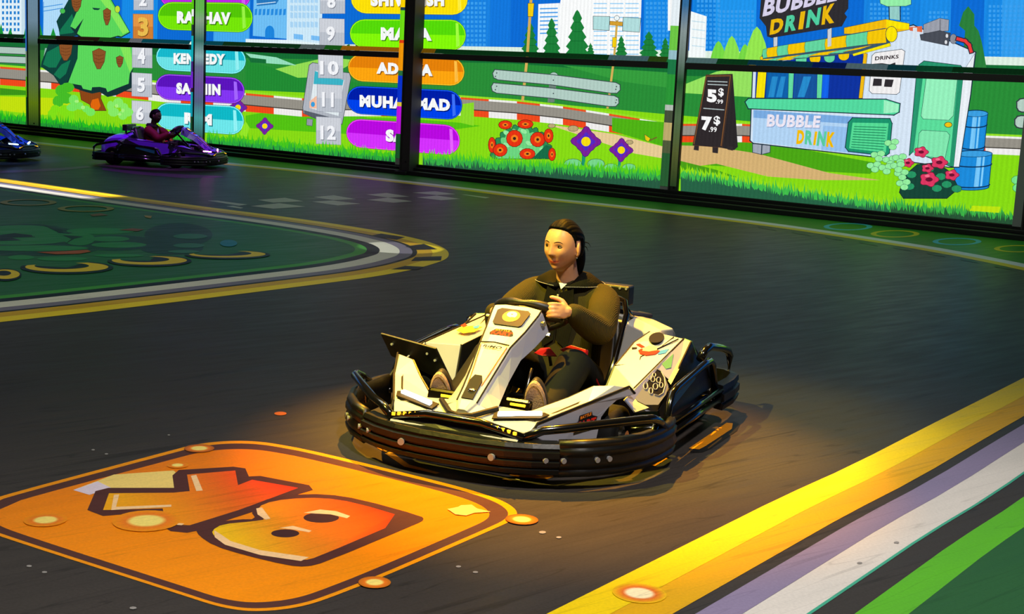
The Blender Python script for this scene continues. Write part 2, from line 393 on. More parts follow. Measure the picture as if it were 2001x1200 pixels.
# -- far edge of the track along the wall
far = [(-300, 240), (0, 272), (200, 294), (450, 321), (600, 335), (880, 366), (1050, 388), (1200, 403), (1440, 431), (1560, 447), (1700, 468), (1850, 492), (2001, 522), (2200, 568), (2500, 645)]
fl = smooth_line([at_floor(*p) for p in far], 1)
stripe('edge_stripe', fl, -.19, 0, (214, 214, 206), .001, label='white line along the foot of the wall')
stripe('edge_stripe', fl, 0.0, .16, (216, 188, 26), .001, label='yellow line along the foot of the wall')
stripe('verge_projection', fl, -6, -.19, (46, 120, 40), .0007, label='green projected verge at the foot of the wall')
dk = fa(.002)
for i in range(9):
    x = 1480 + i*66; y = 440 + (x - 1480)*.151 + max(0, x - 1700)**2*.00012
    dk.p([(x, y + 1), (x + 24, y + 4), (x + 38, y + 11), (x + 2, y + 5)], (26, 34, 36), hold=True)
dk.build('edge_chequer', FLOOR_LIGHT_SCUFFS, floor)
cr = fa(.0015)
for c, col in (((1657, 443), (60, 170, 190)), ((1749, 457), (200, 180, 40)), ((1870, 472), (60, 170, 190)), ((1990, 486), (200, 180, 40))): ring(cr, c, 48, 7, 11, col)
cr.build('ring_projection', FLOOR_LIGHT_SCUFFS, floor, 'blue and yellow rings projected on the verge')
# -- pale chequered start grid
st = fa(.0012, (400, 350, 3.573))
for q in ([(370, 145), (560, 130), (690, 155), (480, 165)], [(320, 188), (520, 168), (705, 192), (480, 207)], [(760, 125), (900, 113), (1060, 140), (900, 147)], [(750, 158), (890, 150), (1090, 172), (930, 184)],
          [(1130, 108), (1270, 97), (1430, 122), (1280, 130)], [(1130, 145), (1280, 130), (1450, 155), (1320, 165)], [(1450, 95), (1610, 85), (1750, 105), (1620, 112)], [(1480, 128), (1620, 115), (1785, 138), (1650, 148)],
          [(1790, 108), (1820, 108), (1990, 128), (1960, 134)], [(20, 150), (90, 150), (300, 178), (240, 186)], [(150, 190), (200, 186), (270, 200), (250, 206)]): st.p(q, (178, 176, 160), hold=True)
st.build('start_grid', FLOOR_LIGHT_SCUFFS, floor, 'pale chequered start grid squares')
# -- the orange sign with two letters
zs = (0, 840, 1.8877)
sg = fa(.0012, zs)
q_out = [(-150, 310), (-40, 262), (0, 244), (640, 74), (700, 58), (780, 45), (860, 40), (940, 42), (1010, 50), (1170, 80), (1668, 202), (1790, 238), (1860, 264), (1900, 290), (1910, 312), (1890, 334), (1830, 362), (1420, 540),
         (1210, 622), (1130, 648), (1040, 664), (940, 670), (870, 664), (790, 648), (680, 612), (0, 394), (-120, 348)]
def orange(v):
    t = max(0, min(1, (v.y - 4.0)/1.9)); s = max(0, min(1, (v.x + 2.2)/1.6))
    a_, b_, c__ = (252, 150, 0), (232, 120, 16), (240, 164, 0)
    return lin([a_[i]*(1 - t) + b_[i]*t for i in range(3)])
def ctr(pts, f, c=None):
    c = c or (sum(p[0] for p in pts)/len(pts), sum(p[1] for p in pts)/len(pts)); return [(c[0] + (p[0] - c[0])*f, c[1] + (p[1] - c[1])*f) for p in pts]
cc = (890, 345)
def smooth2(pts, it=2):
    for _ in range(it):
        o = []
        for i in range(len(pts)):
            a_, b_ = pts[i], pts[(i + 1) % len(pts)]; o += [(a_[0]*.75 + b_[0]*.25, a_[1]*.75 + b_[1]*.25), (a_[0]*.25 + b_[0]*.75, a_[1]*.25 + b_[1]*.75)]
        pts = o
    return pts
q_out = smooth2(q_out)
sg.p(q_out, (244, 152, 8)); sg.p(ctr(q_out, .968, cc), (86, 52, 46)); sg.p(ctr(q_out, .90, cc), orange)
sg.build('orange_tile', FLOOR_LIGHT_SCUFFS, floor, 'rounded orange floor sign with a brown inner border')
kk = fa(.0018, zs)
def ramp(stops, f):
    def g_(v):
        t = f(v)
        for i in range(len(stops) - 1):
            if t <= stops[i + 1][0] or i == len(stops) - 2:
                u = max(0, min(1, (t - stops[i][0])/(stops[i + 1][0] - stops[i][0]))); return lin([stops[i][1][k]*(1 - u) + stops[i + 1][1][k]*u for k in range(3)])
    return g_
A0, A1 = at_floor(*(zs[0] + 1500/zs[2], zs[1] + 320/zs[2])), at_floor(*(zs[0] + 800/zs[2], zs[1] + 380/zs[2]))
fire = ramp([(0, (224, 40, 22)), (.45, (240, 110, 20)), (1, (246, 200, 20))], lambda v: (v - A0).dot(A1 - A0)/(A1 - A0).length_squared)
B0, B1 = at_floor(zs[0] + 1050/zs[2], zs[1] + 215/zs[2]), at_floor(zs[0] + 440/zs[2], zs[1] + 270/zs[2])
fire2 = ramp([(0, (226, 46, 24)), (.4, (236, 110, 22)), (1, (244, 172, 16))], lambda v: (v - B0).dot(B1 - B0)/(B1 - B0).length_squared)
BR = (84, 46, 42)
kk.p([(270, 222), (420, 165), (640, 150), (700, 200), (560, 240), (380, 225), (330, 240)], (246, 214, 120)); kk.p([(270, 222), (360, 190), (410, 214), (330, 240)], (225, 210, 225))
K_out = [(322, 296), (352, 226), (400, 214), (642, 214), (636, 168), (660, 148), (860, 136), (905, 142), (918, 172), (960, 170), (1140, 204), (1155, 222), (1100, 238), (940, 300), (860, 326), (730, 372), (690, 380), (630, 374), (598, 356), (650, 330), (590, 300), (380, 318)]
K_in = [(380, 296), (402, 234), (640, 232), (700, 226), (690, 165), (868, 150), (878, 204), (930, 184), (1100, 214), (1000, 252), (880, 296), (700, 352), (650, 350), (610, 330), (600, 290)]
kk.p(K_out, BR); kk.p(K_in, fire2)
B_out = [(735, 392), (720, 365), (760, 345), (880, 330), (945, 330), (925, 300), (960, 262), (1060, 240), (1200, 236), (1330, 256), (1555, 318), (1565, 332), (1540, 346), (1200, 488), (1130, 506), (1060, 500), (900, 462), (790, 428)]
B_in = [(790, 392), (780, 372), (820, 348), (930, 338), (985, 330), (945, 300), (970, 272), (1060, 254), (1190, 250), (1310, 268), (1505, 326), (1170, 470), (1120, 482), (1040, 472), (880, 430), (810, 408)]
kk.p(smooth2(B_out, 1), BR); kk.p(smooth2(B_in, 1), fire)
kk.disc((1185, 324), 66, 19, (70, 40, 40)); kk.disc((1052, 382), 52, 15, (70, 40, 40))
P_ = (250, 206, 150)
for q in ([(1120, 306), (1180, 294), (1240, 300), (1292, 318), (1280, 326), (1220, 312), (1150, 308)], [(1030, 362), (1080, 354), (1150, 372), (1140, 378), (1070, 366)], [(945, 290), (966, 286), (998, 328), (980, 332), (950, 312)],
          [(790, 370), (812, 384), (850, 410), (960, 444), (1140, 470), (1110, 484), (960, 462), (830, 424), (792, 396)], [(704, 170), (724, 166), (748, 224), (724, 226)], [(420, 240), (440, 238), (428, 284), (632, 276), (632, 284), (410, 296)], [(628, 340), (680, 346), (670, 352), (628, 348)]): kk.p(q, P_)
kk.build('sign_letters', FLOOR_LIGHT_SCUFFS, floor, 'red and yellow letters BK outlined in brown')
gl = fa(.0042, zs)
def glow(art, c, rx, core, mid_, rim):
    """a round projected spark: pale core running out to the colour round it"""
    c3 = art.pt(c); r3 = (art.pt((c[0] + rx, c[1])) - c3).length; n = 24
    cf = ramp([(0, core), (.45, core), (.62, mid_), (1.0, rim)], lambda v: (v - c3).length/r3)
    rs_ = (.25, .45, .55, .62, .8, 1.0)
    P = lambda q, k: tuple(c3 + Vector((math.cos(2*math.pi*k/n), math.sin(2*math.pi*k/n), 0))*r3*q)
    art.m.add([P(.25, k) for k in range(n)], [tuple(range(n))], 0, cf)
    for q0, q1 in zip(rs_, rs_[1:]): art.m.add([P(q, k) for q in (q0, q1) for k in range(n)], [(k, (k + 1) % n, n + (k + 1) % n, n + k) for k in range(n)], 0, cf)
    art.d += art.step
for c, rx, rim in (((168, 332), 80, (240, 146, 10)), ((540, 335), 125, (240, 146, 10)), ((735, 68), 56, (170, 90, 30)), ((655, 130), 40, (236, 140, 10)), ((1382, 562), 60, (200, 110, 20)), ((1925, 330), 60, (150, 84, 24))):
    glow(gl, c, rx, (250, 226, 120), (236, 124, 30), rim)
gl.p([(1650, 292), (1690, 284), (1700, 278), (1740, 276), (1760, 290), (1810, 302), (1750, 306), (1720, 316), (1680, 312)], (250, 200, 110))
gl.build('spark_projection', FLOOR_LIGHT_SCUFFS, floor, 'pale sparks on the orange sign')
g2 = fa(.003, za)
glow(g2, (436, 914), 108, (250, 236, 190), (226, 112, 40), (236, 192, 16))
g2.build('spark_projection', FLOOR_LIGHT_SCUFFS, floor, 'pale spark on the yellow edge stripe')
g3 = fa(.002); g3.disc((548, 808), 12, 3.5, (210, 110, 40)); g3.build('spark_projection', FLOOR_LIGHT_SCUFFS, floor, 'small orange spark left of the white kart')
# -- orange projected outline round the white kart, with a tube's painted shadow
g4 = fa(.002)
for q in ([(708, 842), (722, 838), (762, 878), (752, 884), (722, 866)], [(752, 886), (764, 882), (800, 908), (860, 924), (852, 926), (790, 912)], [(995, 928), (1010, 920), (1055, 924), (1078, 926), (1082, 932), (1068, 936), (1010, 932)],
          [(1262, 906), (1290, 894), (1297, 878), (1310, 876), (1304, 896), (1280, 911)], [(1092, 910), (1104, 906), (1110, 910), (1102, 916)], [(1125, 907), (1140, 902), (1147, 908), (1130, 911)]):
    g4.p(q, (226, 140, 14), hold=True)
g4.p([(1346, 876), (1420, 826), (1436, 824), (1446, 830), (1440, 842), (1390, 876), (1372, 884), (1350, 884)], (30, 28, 28))  # dark band: a kart tube's cast shadow painted on the floor
g4.p([(1346, 876), (1420, 826), (1432, 827), (1430, 838), (1378, 872), (1366, 878)], (214, 134, 16))
g4.build('kart_outline_projection', FLOOR_LIGHT_SCUFFS, floor, 'broken orange outline and painted tube shadow on the floor around the white kart')
g5 = fa(.002)
g5.p([(0, 334), (40, 332), (120, 328), (170, 324), (180, 327), (120, 333), (60, 336), (0, 338)], (120, 60, 120)); g5.p([(200, 328), (300, 338), (430, 344), (440, 347), (360, 348), (260, 340), (200, 332)], (130, 20, 150))
g5.build('kart_outline_projection', FLOOR_LIGHT_SCUFFS, floor, 'purple outline on the floor around the violet-lit kart')
# scattered scuff specks
sp = fa(.0016)
for x, y, r_ in [(182, 879, 2), (208, 887, 2), (57, 1106, 3), (87, 1118, 3), (896, 1107, 3), (929, 1118, 3), (1012, 936, 3), (1060, 1040, 4), (1092, 1050, 3), (260, 1188, 4), (330, 850, 1.5), (1680, 1100, 3), (1752, 1060, 3)]:
    sp.disc((x, y), r_*1.8, r_*.7, (150, 146, 142), n=8)
tag(sp.build('floor_scuffs', FLOOR_LIGHT_SCUFFS, floor), kind='stuff')

# ================================================================== the projection wall
m = MB(); m.add([wall_p(-14, 0), wall_p(34, 0), wall_p(34, 3.1), wall_p(-14, 3.1), wall_p(-14, 0, -.2), wall_p(34, 0, -.2), wall_p(34, 3.1, -.2), wall_p(-14, 3.1, -.2)],
                [(0, 1, 2, 3), (4, 7, 6, 5), (0, 4, 5, 1), (3, 2, 6, 7), (0, 3, 7, 4), (1, 5, 6, 2)], 0, lin((22, 120, 214)))
wall = m.build('wall_back', PROJ, None, fix=False); tag(wall, 'corrugated wall lit by a cartoon park picture', kind='structure')
def wz(s): return .0092*(s - 1.1)
DSTEP = .00022
ZL, ZM, ZN, ZR = (0, 0, 3.3333), (480, 0, 3.5304), (880, 0, 3.0), (1340, 0, 2.608)
ZK, ZQ, ZT = (1440, 90, 5.2176), (1660, 20, 5.0), (1460, 0, 6.0636)
def wa_(z, base): return Art(at_wall, base, DSTEP, z)
def wart(name, label, z, base, fn):
    a_ = wa_(z, base); fn(a_); return a_.build(name, PROJ, wall, label)
T0, T1, T2, T3 = .002, .012, .024, .036
SKY, SKY2, PALE = (14, 108, 214), (90, 186, 245), (214, 238, 250)
FULL = (0, 0, 1)
def f_sky(a):
    a.p([(-300, -95), (2400, -100), (2400, 160), (-300, 90)], SKY)
    # hazy blue towers and windows behind everything
    for x, y0, wd_, col in ((240, -40, 70, (24, 140, 232)), (420, -60, 70, (70, 170, 240)), (900, -30, 60, (26, 130, 226)), (960, 26, 40, (20, 120, 222)), (1260, -20, 50, (26, 138, 232)), (1355, -60, 60, (20, 130, 224)), (1400, 10, 80, (32, 150, 238)),
                            (1690, -20, 110, (24, 132, 226)), (1800, 10, 60, (28, 140, 232)), (1925, -20, 90, (26, 138, 230)), (1960, 30, 60, (50, 158, 240))):
        a.p([(x, max(-70, y0 - 100)), (x + wd_, max(-70, y0 - 100)), (x + wd_ - 4, 130), (x - 4, 130)], col)
    win = []
    for x0, y0, nx, ny in ((1262, 4, 6, 11), (1362, 0, 6, 12), (1404, 20, 9, 9), (1700, 6, 10, 6), (1815, 22, 5, 6), (1932, 10, 9, 12), (904, 4, 6, 11)):
        for i in range(nx):
            for j in range(ny): win.append([(x0 + i*8, y0 + j*9), (x0 + i*8 + 5, y0 + j*9), (x0 + i*8 + 5, y0 + j*9 + 5), (x0 + i*8, y0 + j*9 + 5)])
    a.many(win, (60, 160, 240))
    a.p([(-300, 62), (400, 82), (1000, 92), (2400, 120), (2400, 180), (-300, 120)], (222, 240, 226))
wart('sky_picture', 'blue sky and hazy towers of the wall picture', FULL, T0, f_sky)
def f_hills(a):
    a.p([(-300, 74), (60, 76), (420, 96), (800, 104), (1320, 112), (2400, 138), (2400, 500), (-300, 280)], (22, 110, 52))
    a.p([(-300, 96), (100, 98), (420, 112), (1000, 124), (1320, 148), (2400, 168), (2400, 500), (-300, 280)], (42, 142, 56))
    a.p([(480, 118), (560, 140), (640, 156), (780, 168), (780, 200), (480, 190)], (34, 140, 52)); a.p([(538, 135), (640, 112), (700, 118), (640, 150), (582, 152)], (150, 222, 84))
    a.p([(1320, 172), (1400, 140), (1470, 128), (1470, 190), (1340, 182)], (150, 226, 96)); a.p([(1100, 128), (1310, 142), (1310, 172), (1220, 160)], (54, 158, 62))
    a.p([(-300, 150), (0, 152), (480, 176), (620, 182), (900, 186), (1310, 224), (1500, 240), (2400, 300), (2400, 520), (-300, 300)], (136, 220, 22))
    a.p([(480, 226), (560, 212), (660, 218), (720, 230), (800, 232), (900, 240), (940, 246), (780, 268), (480, 250)], (84, 196, 20))
    a.p([(0, 172), (60, 178), (60, 186), (0, 186)], (60, 150, 26)); a.p([(0, 188), (120, 192), (140, 205), (90, 225), (0, 216)], (196, 226, 16))
    a.p([(1320, 268), (1480, 275), (1720, 320), (1700, 340), (1320, 320)], (76, 168, 22))
wart('hill_picture', 'rolling green hills and lawn of the wall picture', FULL, .0055, f_hills)
def f_road(a):
    # the far race track with its red and white kerbs, running behind the whole picture
    top = [(-300, 112), (0, 130), (100, 138), (480, 182), (590, 192), (900, 190), (1010, 198), (1100, 208), (1190, 222), (1310, 242), (1450, 242), (1700, 256), (2001, 268), (2400, 284)]
    def band(d0, d1, col): a.p([(x, y + d0) for x, y in top] + [(x, y + d1) for x, y in top[::-1]], col)
    band(-4, 0, (150, 226, 40)); band(0, 4, (240, 240, 236)); band(4, 22, (150, 146, 136)); band(22, 24, (60, 56, 50)); band(24, 36, (240, 238, 236))
    for i in range(len(top) - 1):
        (x0, y0), (x1, y1) = top[i], top[i + 1]; n = max(1, int((x1 - x0)/110)) * 2
        for j in range(0, n, 2):
            u0, u1 = j/n, (j + 1)/n; xa, ya, xb, yb = x0 + (x1 - x0)*u0, y0 + (y1 - y0)*u0, x0 + (x1 - x0)*u1, y0 + (y1 - y0)*u1
            a.p([(xa, ya), (xb, yb), (xb, yb + 4), (xa, ya + 4)], (236, 84, 34), hold=True); a.p([(xa, ya + 24), (xb, yb + 24), (xb, yb + 36), (xa, ya + 36)], (240, 74, 30), hold=True)
    a.d += a.step
    a.p([(900, 204), (926, 200), (926, 246), (900, 240)], (140, 220, 40)); a.p([(1196, 230), (1310, 240), (1310, 290), (1196, 256)], (80, 180, 22))
    a.p([(1070, 243), (1200, 262), (1310, 290), (1310, 312), (1240, 300)], (232, 204, 150))
    a.p([(1320, 284), (1390, 286), (1480, 300), (1620, 338), (1720, 352), (1600, 352), (1500, 345), (1400, 320), (1320, 330)], (214, 178, 118))
    a.p([(1320, 312), (1400, 332), (1440, 346), (1320, 350)], (76, 160, 24))
    for c, rx in (((1078, 246), 7), ((1120, 251), 10), ((1230, 278), 7)): a.disc(c, rx, rx*.55, (190, 170, 120), 1.4, n=10)
wart('road_picture', 'grey road with red and white kerbs in the wall picture', FULL, .0085, f_road)
rg_ = random.Random(3)
def f_grass(a):
    for (x0, x1, ya, yb, h, cols) in ((-60, 374, 216, 262, 20, ((40, 190, 34), (34, 150, 50), (26, 96, 52))), (404, 780, 262, 300, 22, ((70, 200, 30), (44, 170, 60), (36, 92, 62))), (826, 1300, 300, 334, 24, ((90, 210, 30), (56, 176, 70), (40, 92, 66))), (1330, 1740, 328, 392, 26, ((150, 224, 24), (66, 190, 76), (40, 100, 70))), (1740, 2200, 388, 430, 26, ((140, 220, 24), (60, 176, 70), (40, 84, 54)))):
        for k, col in zip((0, .6, 1.45), cols):
            pts = []; x = x0
            while x < x1:
                y = ya + (yb - ya)*(x - x0)/(x1 - x0) + k*13; lx = rg_.uniform(-3, 3); pts += [(x, y + rg_.uniform(1, 6)), (x + 1.6 + lx, y - rg_.uniform(.05, .8)*h + 4)]; x += rg_.uniform(2.6, 5)
            yb_ = lambda q: ya + (yb - ya)*(q - x0)/(x1 - x0) + 90
            a.p(pts + [(x1, yb_(x1)), (x0, yb_(x0))], col)
    a.p([(1900, 402), (1955, 404), (1952, 416), (1895, 412)], (190, 230, 20)); 
wart('grass_picture', 'spiky grass along the foot of the wall picture', FULL, T2 + .006, f_grass)
def f_tower(a):
    a.p([(-40, -60), (42, -60), (42, 76), (-40, 70)], (226, 242, 250)); a.p([(42, -60), (54, -60), (52, 76), (42, 76)], (200, 224, 236))
    a.many([[(x, y), (x + 4, y), (x + 4, y + 6), (x, y + 6)] for x in (4, 12, 19, 27, 34) for y in (-10, 0, 11, 22, 33, 44, 55)], (30, 130, 210))
    a.p([(84, -60), (148, -60), (140, 72), (84, 78)], (176, 220, 250)); a.line([(84, 14), (122, 8)], (40, 140, 220), 1.4); a.line([(84, 22), (122, 16)], (40, 140, 220), 1.4); a.line([(85, 4), (84, 76)], (40, 140, 220), 1.2)
    for x, h in ((2, 30), (20, 22), (104, 22), (78, 30), (52, 34)): a.p([(x - 7, 76), (x, 76 - h), (x + 7, 76)], (30, 150, 60)); 
wart('tower_picture', 'pale office tower with blue windows, left of the wall picture', FULL, T1 - .002, f_tower)
def f_tower2(a):
    a.p([(497, -60), (560, -60), (562, 76), (494, 70)], (112, 192, 246)); a.p([(562, -60), (632, -60), (628, 86), (560, 78)], (206, 234, 250)); a.p([(480, 76), (562, 78), (680, 90), (680, 100), (480, 92)], (228, 244, 248))
    a.many([[(498 + i*8, 18), (503 + i*8, 17), (502 + i*8, 29), (497 + i*8, 30)] for i in range(8)], (40, 140, 226)); a.disc((527, 62), 9, 12, (30, 134, 222)); a.p([(518, 62), (536, 62), (536, 74), (518, 74)], (30, 134, 222))
    a.many([[(567 + i*8, y), (573 + i*8, y + 1), (573 + i*8, y + 12), (567 + i*8, y + 11)] for i in range(7) for y in (-6, 10, 24, 42)], (170, 214, 246)); a.many([[(574, 66), (592, 68), (592, 78), (574, 76)], [(608, 69), (625, 71), (625, 80), (608, 78)]], (120, 190, 246))
    a.p([(500, -20), (552, -12), (540, 8), (502, 12)], (40, 120, 190)); a.line([(502, 8), (538, 4)], (220, 240, 250), 1.5)
    for x in range(488, 700, 17): a.p([(x, 105), (x + 3, 88), (x + 8, 86), (x + 12, 106)], (20, 112, 48), hold=True)
    a.d += a.step; a.p([(480, 104), (540, 112), (580, 128), (500, 122)], (150, 224, 190)); a.p([(484, 112), (520, 116), (520, 124), (490, 122)], (24, 110, 56))
wart('tower_picture', 'light blue building with an arched door in the wall picture', FULL, T1 - .002, f_tower2)
def f_tower3(a):
    a.p([(1052, 8), (1094, 6), (1094, 110), (1050, 104)], (246, 250, 252)); a.p([(1094, 10), (1108, -80), (1256, -80), (1250, 112), (1094, 110)], (250, 252, 252))
    a.many([[(1053 + 2, y), (1090, y - 1), (1090, y + 1.5), (1055, y + 2.5)] for y in range(16, 70, 8)], (70, 160, 236)); a.many([[(x, y), (x + 26, y), (x + 26, y + 2), (x, y + 2)] for x in (1160, 1192, 1222) for y in range(6, 108, 9)], (150, 208, 246))
    a.p([(1305, -30), (1328, -30), (1322, 60), (1305, 60)], (250, 252, 252))
    for x, y0, s in ((1036, 46, 20), (1078, 38, 20), (1128, 22, 26), (1154, 86, 11), (1214, 72, 14), (1268, 64, 22), (1300, 76, 14)):
        h = 112 + (x - 1036)*.02 - y0
        q = []
        for j in range(5):
            u0, u1 = j/5, (j + 1)/5; q.append((x + s*(.18 + .8*u0)*.75, y0 + h*u0 + 1)); q.append((x + s*(.2 + .82*u1), y0 + h*u1 - h*.05))
        a.p([(x, y0 - 3)] + q + [(2*x - p_[0], p_[1]) for p_ in q[::-1]], (30, 128, 58))
        for j in (1, 2, 3): a.line([(x - s*.3*j/2, y0 + h*j/5 + 3), (x + s*.3*j/2, y0 + h*j/5 + 3)], (20, 104, 48), 1.2)
wart('tower_picture', 'white tower block behind dark green firs in the wall picture', FULL, T1 - .002, f_tower3)
def f_tower4(a):
    a.p([(1350, 22), (1381, 32), (1378, 112), (1346, 112)], (244, 250, 250)); a.many([[(1352, y), (1378, y + 3), (1378, y + 5), (1352, y + 2)] for y in (40, 56, 72, 88)], (200, 228, 240))
    for x, y0, wd_, hh, col in ((1404, 80, 16, 36, (120, 218, 70)), (1430, 70, 18, 46, (140, 226, 80)), (1456, 86, 14, 30, (120, 218, 70)), (1479, 52, 24, 66, (150, 232, 80))):
        a.p([(x - wd_, y0 + hh), (x - wd_*.7, y0 + hh*.5), (x - wd_*.3, y0 + hh*.12), (x, y0), (x + wd_*.3, y0 + hh*.12), (x + wd_*.7, y0 + hh*.5), (x + wd_, y0 + hh)], col)
    q = [(1880, 132), (1886, 60), (1874, 50), (1882, 24), (1892, 12), (1904, 28), (1904, 50), (1912, 60), (1918, 80), (1922, 100), (1928, 134)]; a.p(q, (44, 128, 60))
wart('tree_picture', 'pale tower, light green poplars and tall fir in the wall picture', FULL, T1 - .002, f_tower4)
def f_rail_l(a):
    a.p([(-40, 90), (57, 94), (57, 106), (-40, 102)], (176, 200, 190), 2.5, (50, 60, 70)); a.p([(-40, 108), (56, 112), (56, 124), (-40, 120)], (176, 200, 190), 2.5, (50, 60, 70)); a.p([(88, 94), (118, 96), (118, 122), (84, 120)], (150, 190, 176))
wart('guard_rail_picture', 'grey guard rail at the left of the wall picture', FULL, T1, f_rail_l)
def f_rail(a):
    for x0, y0, x1, y1 in ((340, 0, 0, 0),): pass
    a.line([(474, -20), (452, 320), (424, 585)], (214, 176, 90), 16); a.line([(978, 120), (960, 340), (922, 630)], (214, 176, 90), 13)
    a.p([(456, 20), (490, 20), (484, 96), (456, 96)], (246, 208, 20), 5); a.p([(952, 220), (974, 220), (972, 276), (950, 276)], (246, 208, 20), 4)
    for q in ([(838, 96), (934, 98), (930, 178), (838, 172)], [(1014, 102), (1116, 108), (1108, 188), (1010, 180)]): a.p(q, (178, 222, 222), 5)
    a.disc((976, 106), 14, 14, (240, 250, 250), 4); a.p([(936, 124), (1010, 130), (1008, 152), (936, 146)], (214, 160, 50), 3)
    a.p([(584, 440), (626, 446), (610, 600), (570, 600)], (110, 130, 120)); a.disc((606, 445), 24, 20, (176, 204, 194), 4)
    for y in (0, 78):
        q = [(262, 410 + y), (600, 440 + y), (970, 486 + y), (992, 498 + y), (994, 526 + y), (976, 544 + y), (940, 544 + y), (600, 496 + y), (280, 466 + y), (256, 454 + y), (250, 430 + y)]
        if y: q = [(p_[0] - 8, p_[1]) for p_ in q]
        a.p(q, (178, 206, 196), 9, (56, 68, 74))
        for c in ((272, 428 + y), (264, 448 + y), (604, 470 + y), (974, 508 + y), (970, 524 + y)): a.disc(c, 4, 4, (60, 70, 76), n=8)
wart('guard_rail_picture', 'two-plank grey guard rail and yellow lamp poles in the wall picture', ZN, T1 + .002, f_rail)
def f_pine(a):
    DK, MD, LT, OL = (16, 66, 58), (22, 120, 82), (92, 216, 92), (20, 52, 52)
    a.p([(520, 590), (662, 575), (655, 640), (690, 720), (600, 720), (585, 680), (530, 650)], (140, 70, 24), 5, (70, 40, 24)); a.p([(590, 680), (600, 650), (640, 640), (655, 690), (640, 715), (596, 715)], (226, 104, 14))
    a.p([(330, 260), (500, 260), (520, 380), (445, 545), (395, 556), (350, 490), (268, 432), (275, 400)], DK, 5, OL)
    a.p([(305, 340), (380, 300), (440, 300), (365, 440), (320, 440), (280, 420)], MD); a.p([(400, 420), (460, 390), (430, 480), (390, 515), (350, 485)], MD)
    a.p([(500, 250), (850, 250), (872, 420), (858, 500), (862, 570), (760, 620), (700, 632), (650, 600), (600, 610), (560, 600), (470, 570), (430, 545), (505, 400)], OL)
    a.p([(510, 260), (840, 255), (866, 330), (868, 440), (845, 480), (838, 545), (760, 575), (700, 600), (690, 575), (650, 566), (600, 568), (595, 590), (540, 578), (530, 556), (444, 540), (505, 380)], LT)
    a.p([(780, 300), (845, 300), (868, 430), (845, 470)], (134, 232, 92))
    a.p([(465, -30), (560, -30), (500, 230), (395, 250), (385, 190), (370, 140)], DK, 5, OL); a.p([(470, 90), (395, 190), (385, 225), (470, 215), (500, 200)], MD)
    a.p([(540, -40), (705, -40), (850, 212), (790, 246), (760, 240), (720, 268), (690, 258), (640, 285), (600, 260), (540, 262), (495, 225), (460, 180)], OL)
    a.p([(552, -40), (700, -40), (844, 208), (790, 238), (770, 232), (700, 250), (640, 268), (600, 250), (540, 246), (502, 218), (545, 120), (490, 190), (458, 172)], LT)
    a.p([(640, -20), (700, -20), (840, 205), (800, 222), (700, 60)], (136, 234, 92)); a.p([(600, 50), (655, 55), (640, 66), (612, 64)], DK); a.disc((765, 60), 16, 22, (190, 226, 60), 4); a.disc((408, 72), 16, 16, (70, 190, 80), 4)
    for c, rx, ry in (((498, 28), 32, 46), ((697, 108), 24, 54), ((428, 335), 42, 58), ((645, 382), 42, 66), ((780, 400), 22, 36)):
        a.p([(c[0] - rx, c[1] - ry*.7), (c[0], c[1] - ry), (c[0] + rx, c[1] - ry*.7), (c[0] + rx*.8, c[1] + ry*.3), (c[0] + rx*.2, c[1] + ry), (c[0] - rx*.3, c[1] + ry), (c[0] - rx*.85, c[1] + ry*.2)], (140, 82, 40), 5, (66, 42, 30))
        for j in (-.4, -.05, .3): a.line([(c[0] - rx*.7, c[1] + ry*j), (c[0], c[1] + ry*(j + .14)), (c[0] + rx*.7, c[1] + ry*j)], (100, 56, 28), 3)
wart('pine_picture', 'big cartoon pine with brown cones in the wall picture', ZL, T1 + .002, f_pine)
def blob(a, pts, col, r): 
    for p_ in pts: a.disc(p_, r*rg_.uniform(.7, 1.2), r*rg_.uniform(.6, 1), col, n=9, hold_=0) if False else a.disc(p_, r*rg_.uniform(.7, 1.2), r*rg_.uniform(.6, 1), col, n=9)
def f_bush(a):
    blob(a, [(400, 590), (440, 570), (430, 640), (380, 660)], (70, 190, 40), 40); blob(a, [(360, 710), (420, 720), (340, 740), (450, 750)], (130, 226, 24), 40)
    blob(a, [(480, 650), (520, 690), (560, 710), (470, 700), (590, 730)], (120, 232, 96), 34); blob(a, [(720, 690), (770, 670), (810, 700), (740, 730), (800, 750), (830, 730)], (136, 236, 104), 34)
    blob(a, [(500, 660), (540, 700), (760, 690), (800, 720), (780, 745)], (170, 244, 130), 14)
    a.p([(1560, 880), (1580, 820), (1600, 790), (1625, 830), (1610, 890)], (150, 232, 40))
wart('bush_picture', 'light green shrubs at the foot of the cartoon pine', ZL, T2, f_bush)
def f_tablet(a):
    a.p([(424, 820), (462, 824), (458, 868), (422, 862)], (150, 156, 166), 6, (70, 78, 88))
    a.p([(462, 434), (500, 440), (505, 480), (715, 505), (724, 540), (664, 855), (560, 850), (400, 780), (396, 740), (440, 450)], (176, 182, 192), 8, (62, 70, 82)); a.p([(400, 760), (650, 826), (660, 855), (560, 850), (405, 785)], (90, 96, 108))
    a.p([(480, 490), (500, 488), (500, 540), (680, 552), (640, 800), (440, 745)], (226, 236, 240)); a.p([(478, 490), (676, 552), (668, 590), (468, 580)], (60, 180, 200)); a.p([(440, 700), (490, 660), (490, 750), (440, 745)], (246, 190, 160)); a.disc((464, 720), 14, 18, (60, 160, 220))
wart('sign_board_picture', 'grey slanted screen on a post in the wall picture', ZM, T1 + .002, f_tablet)
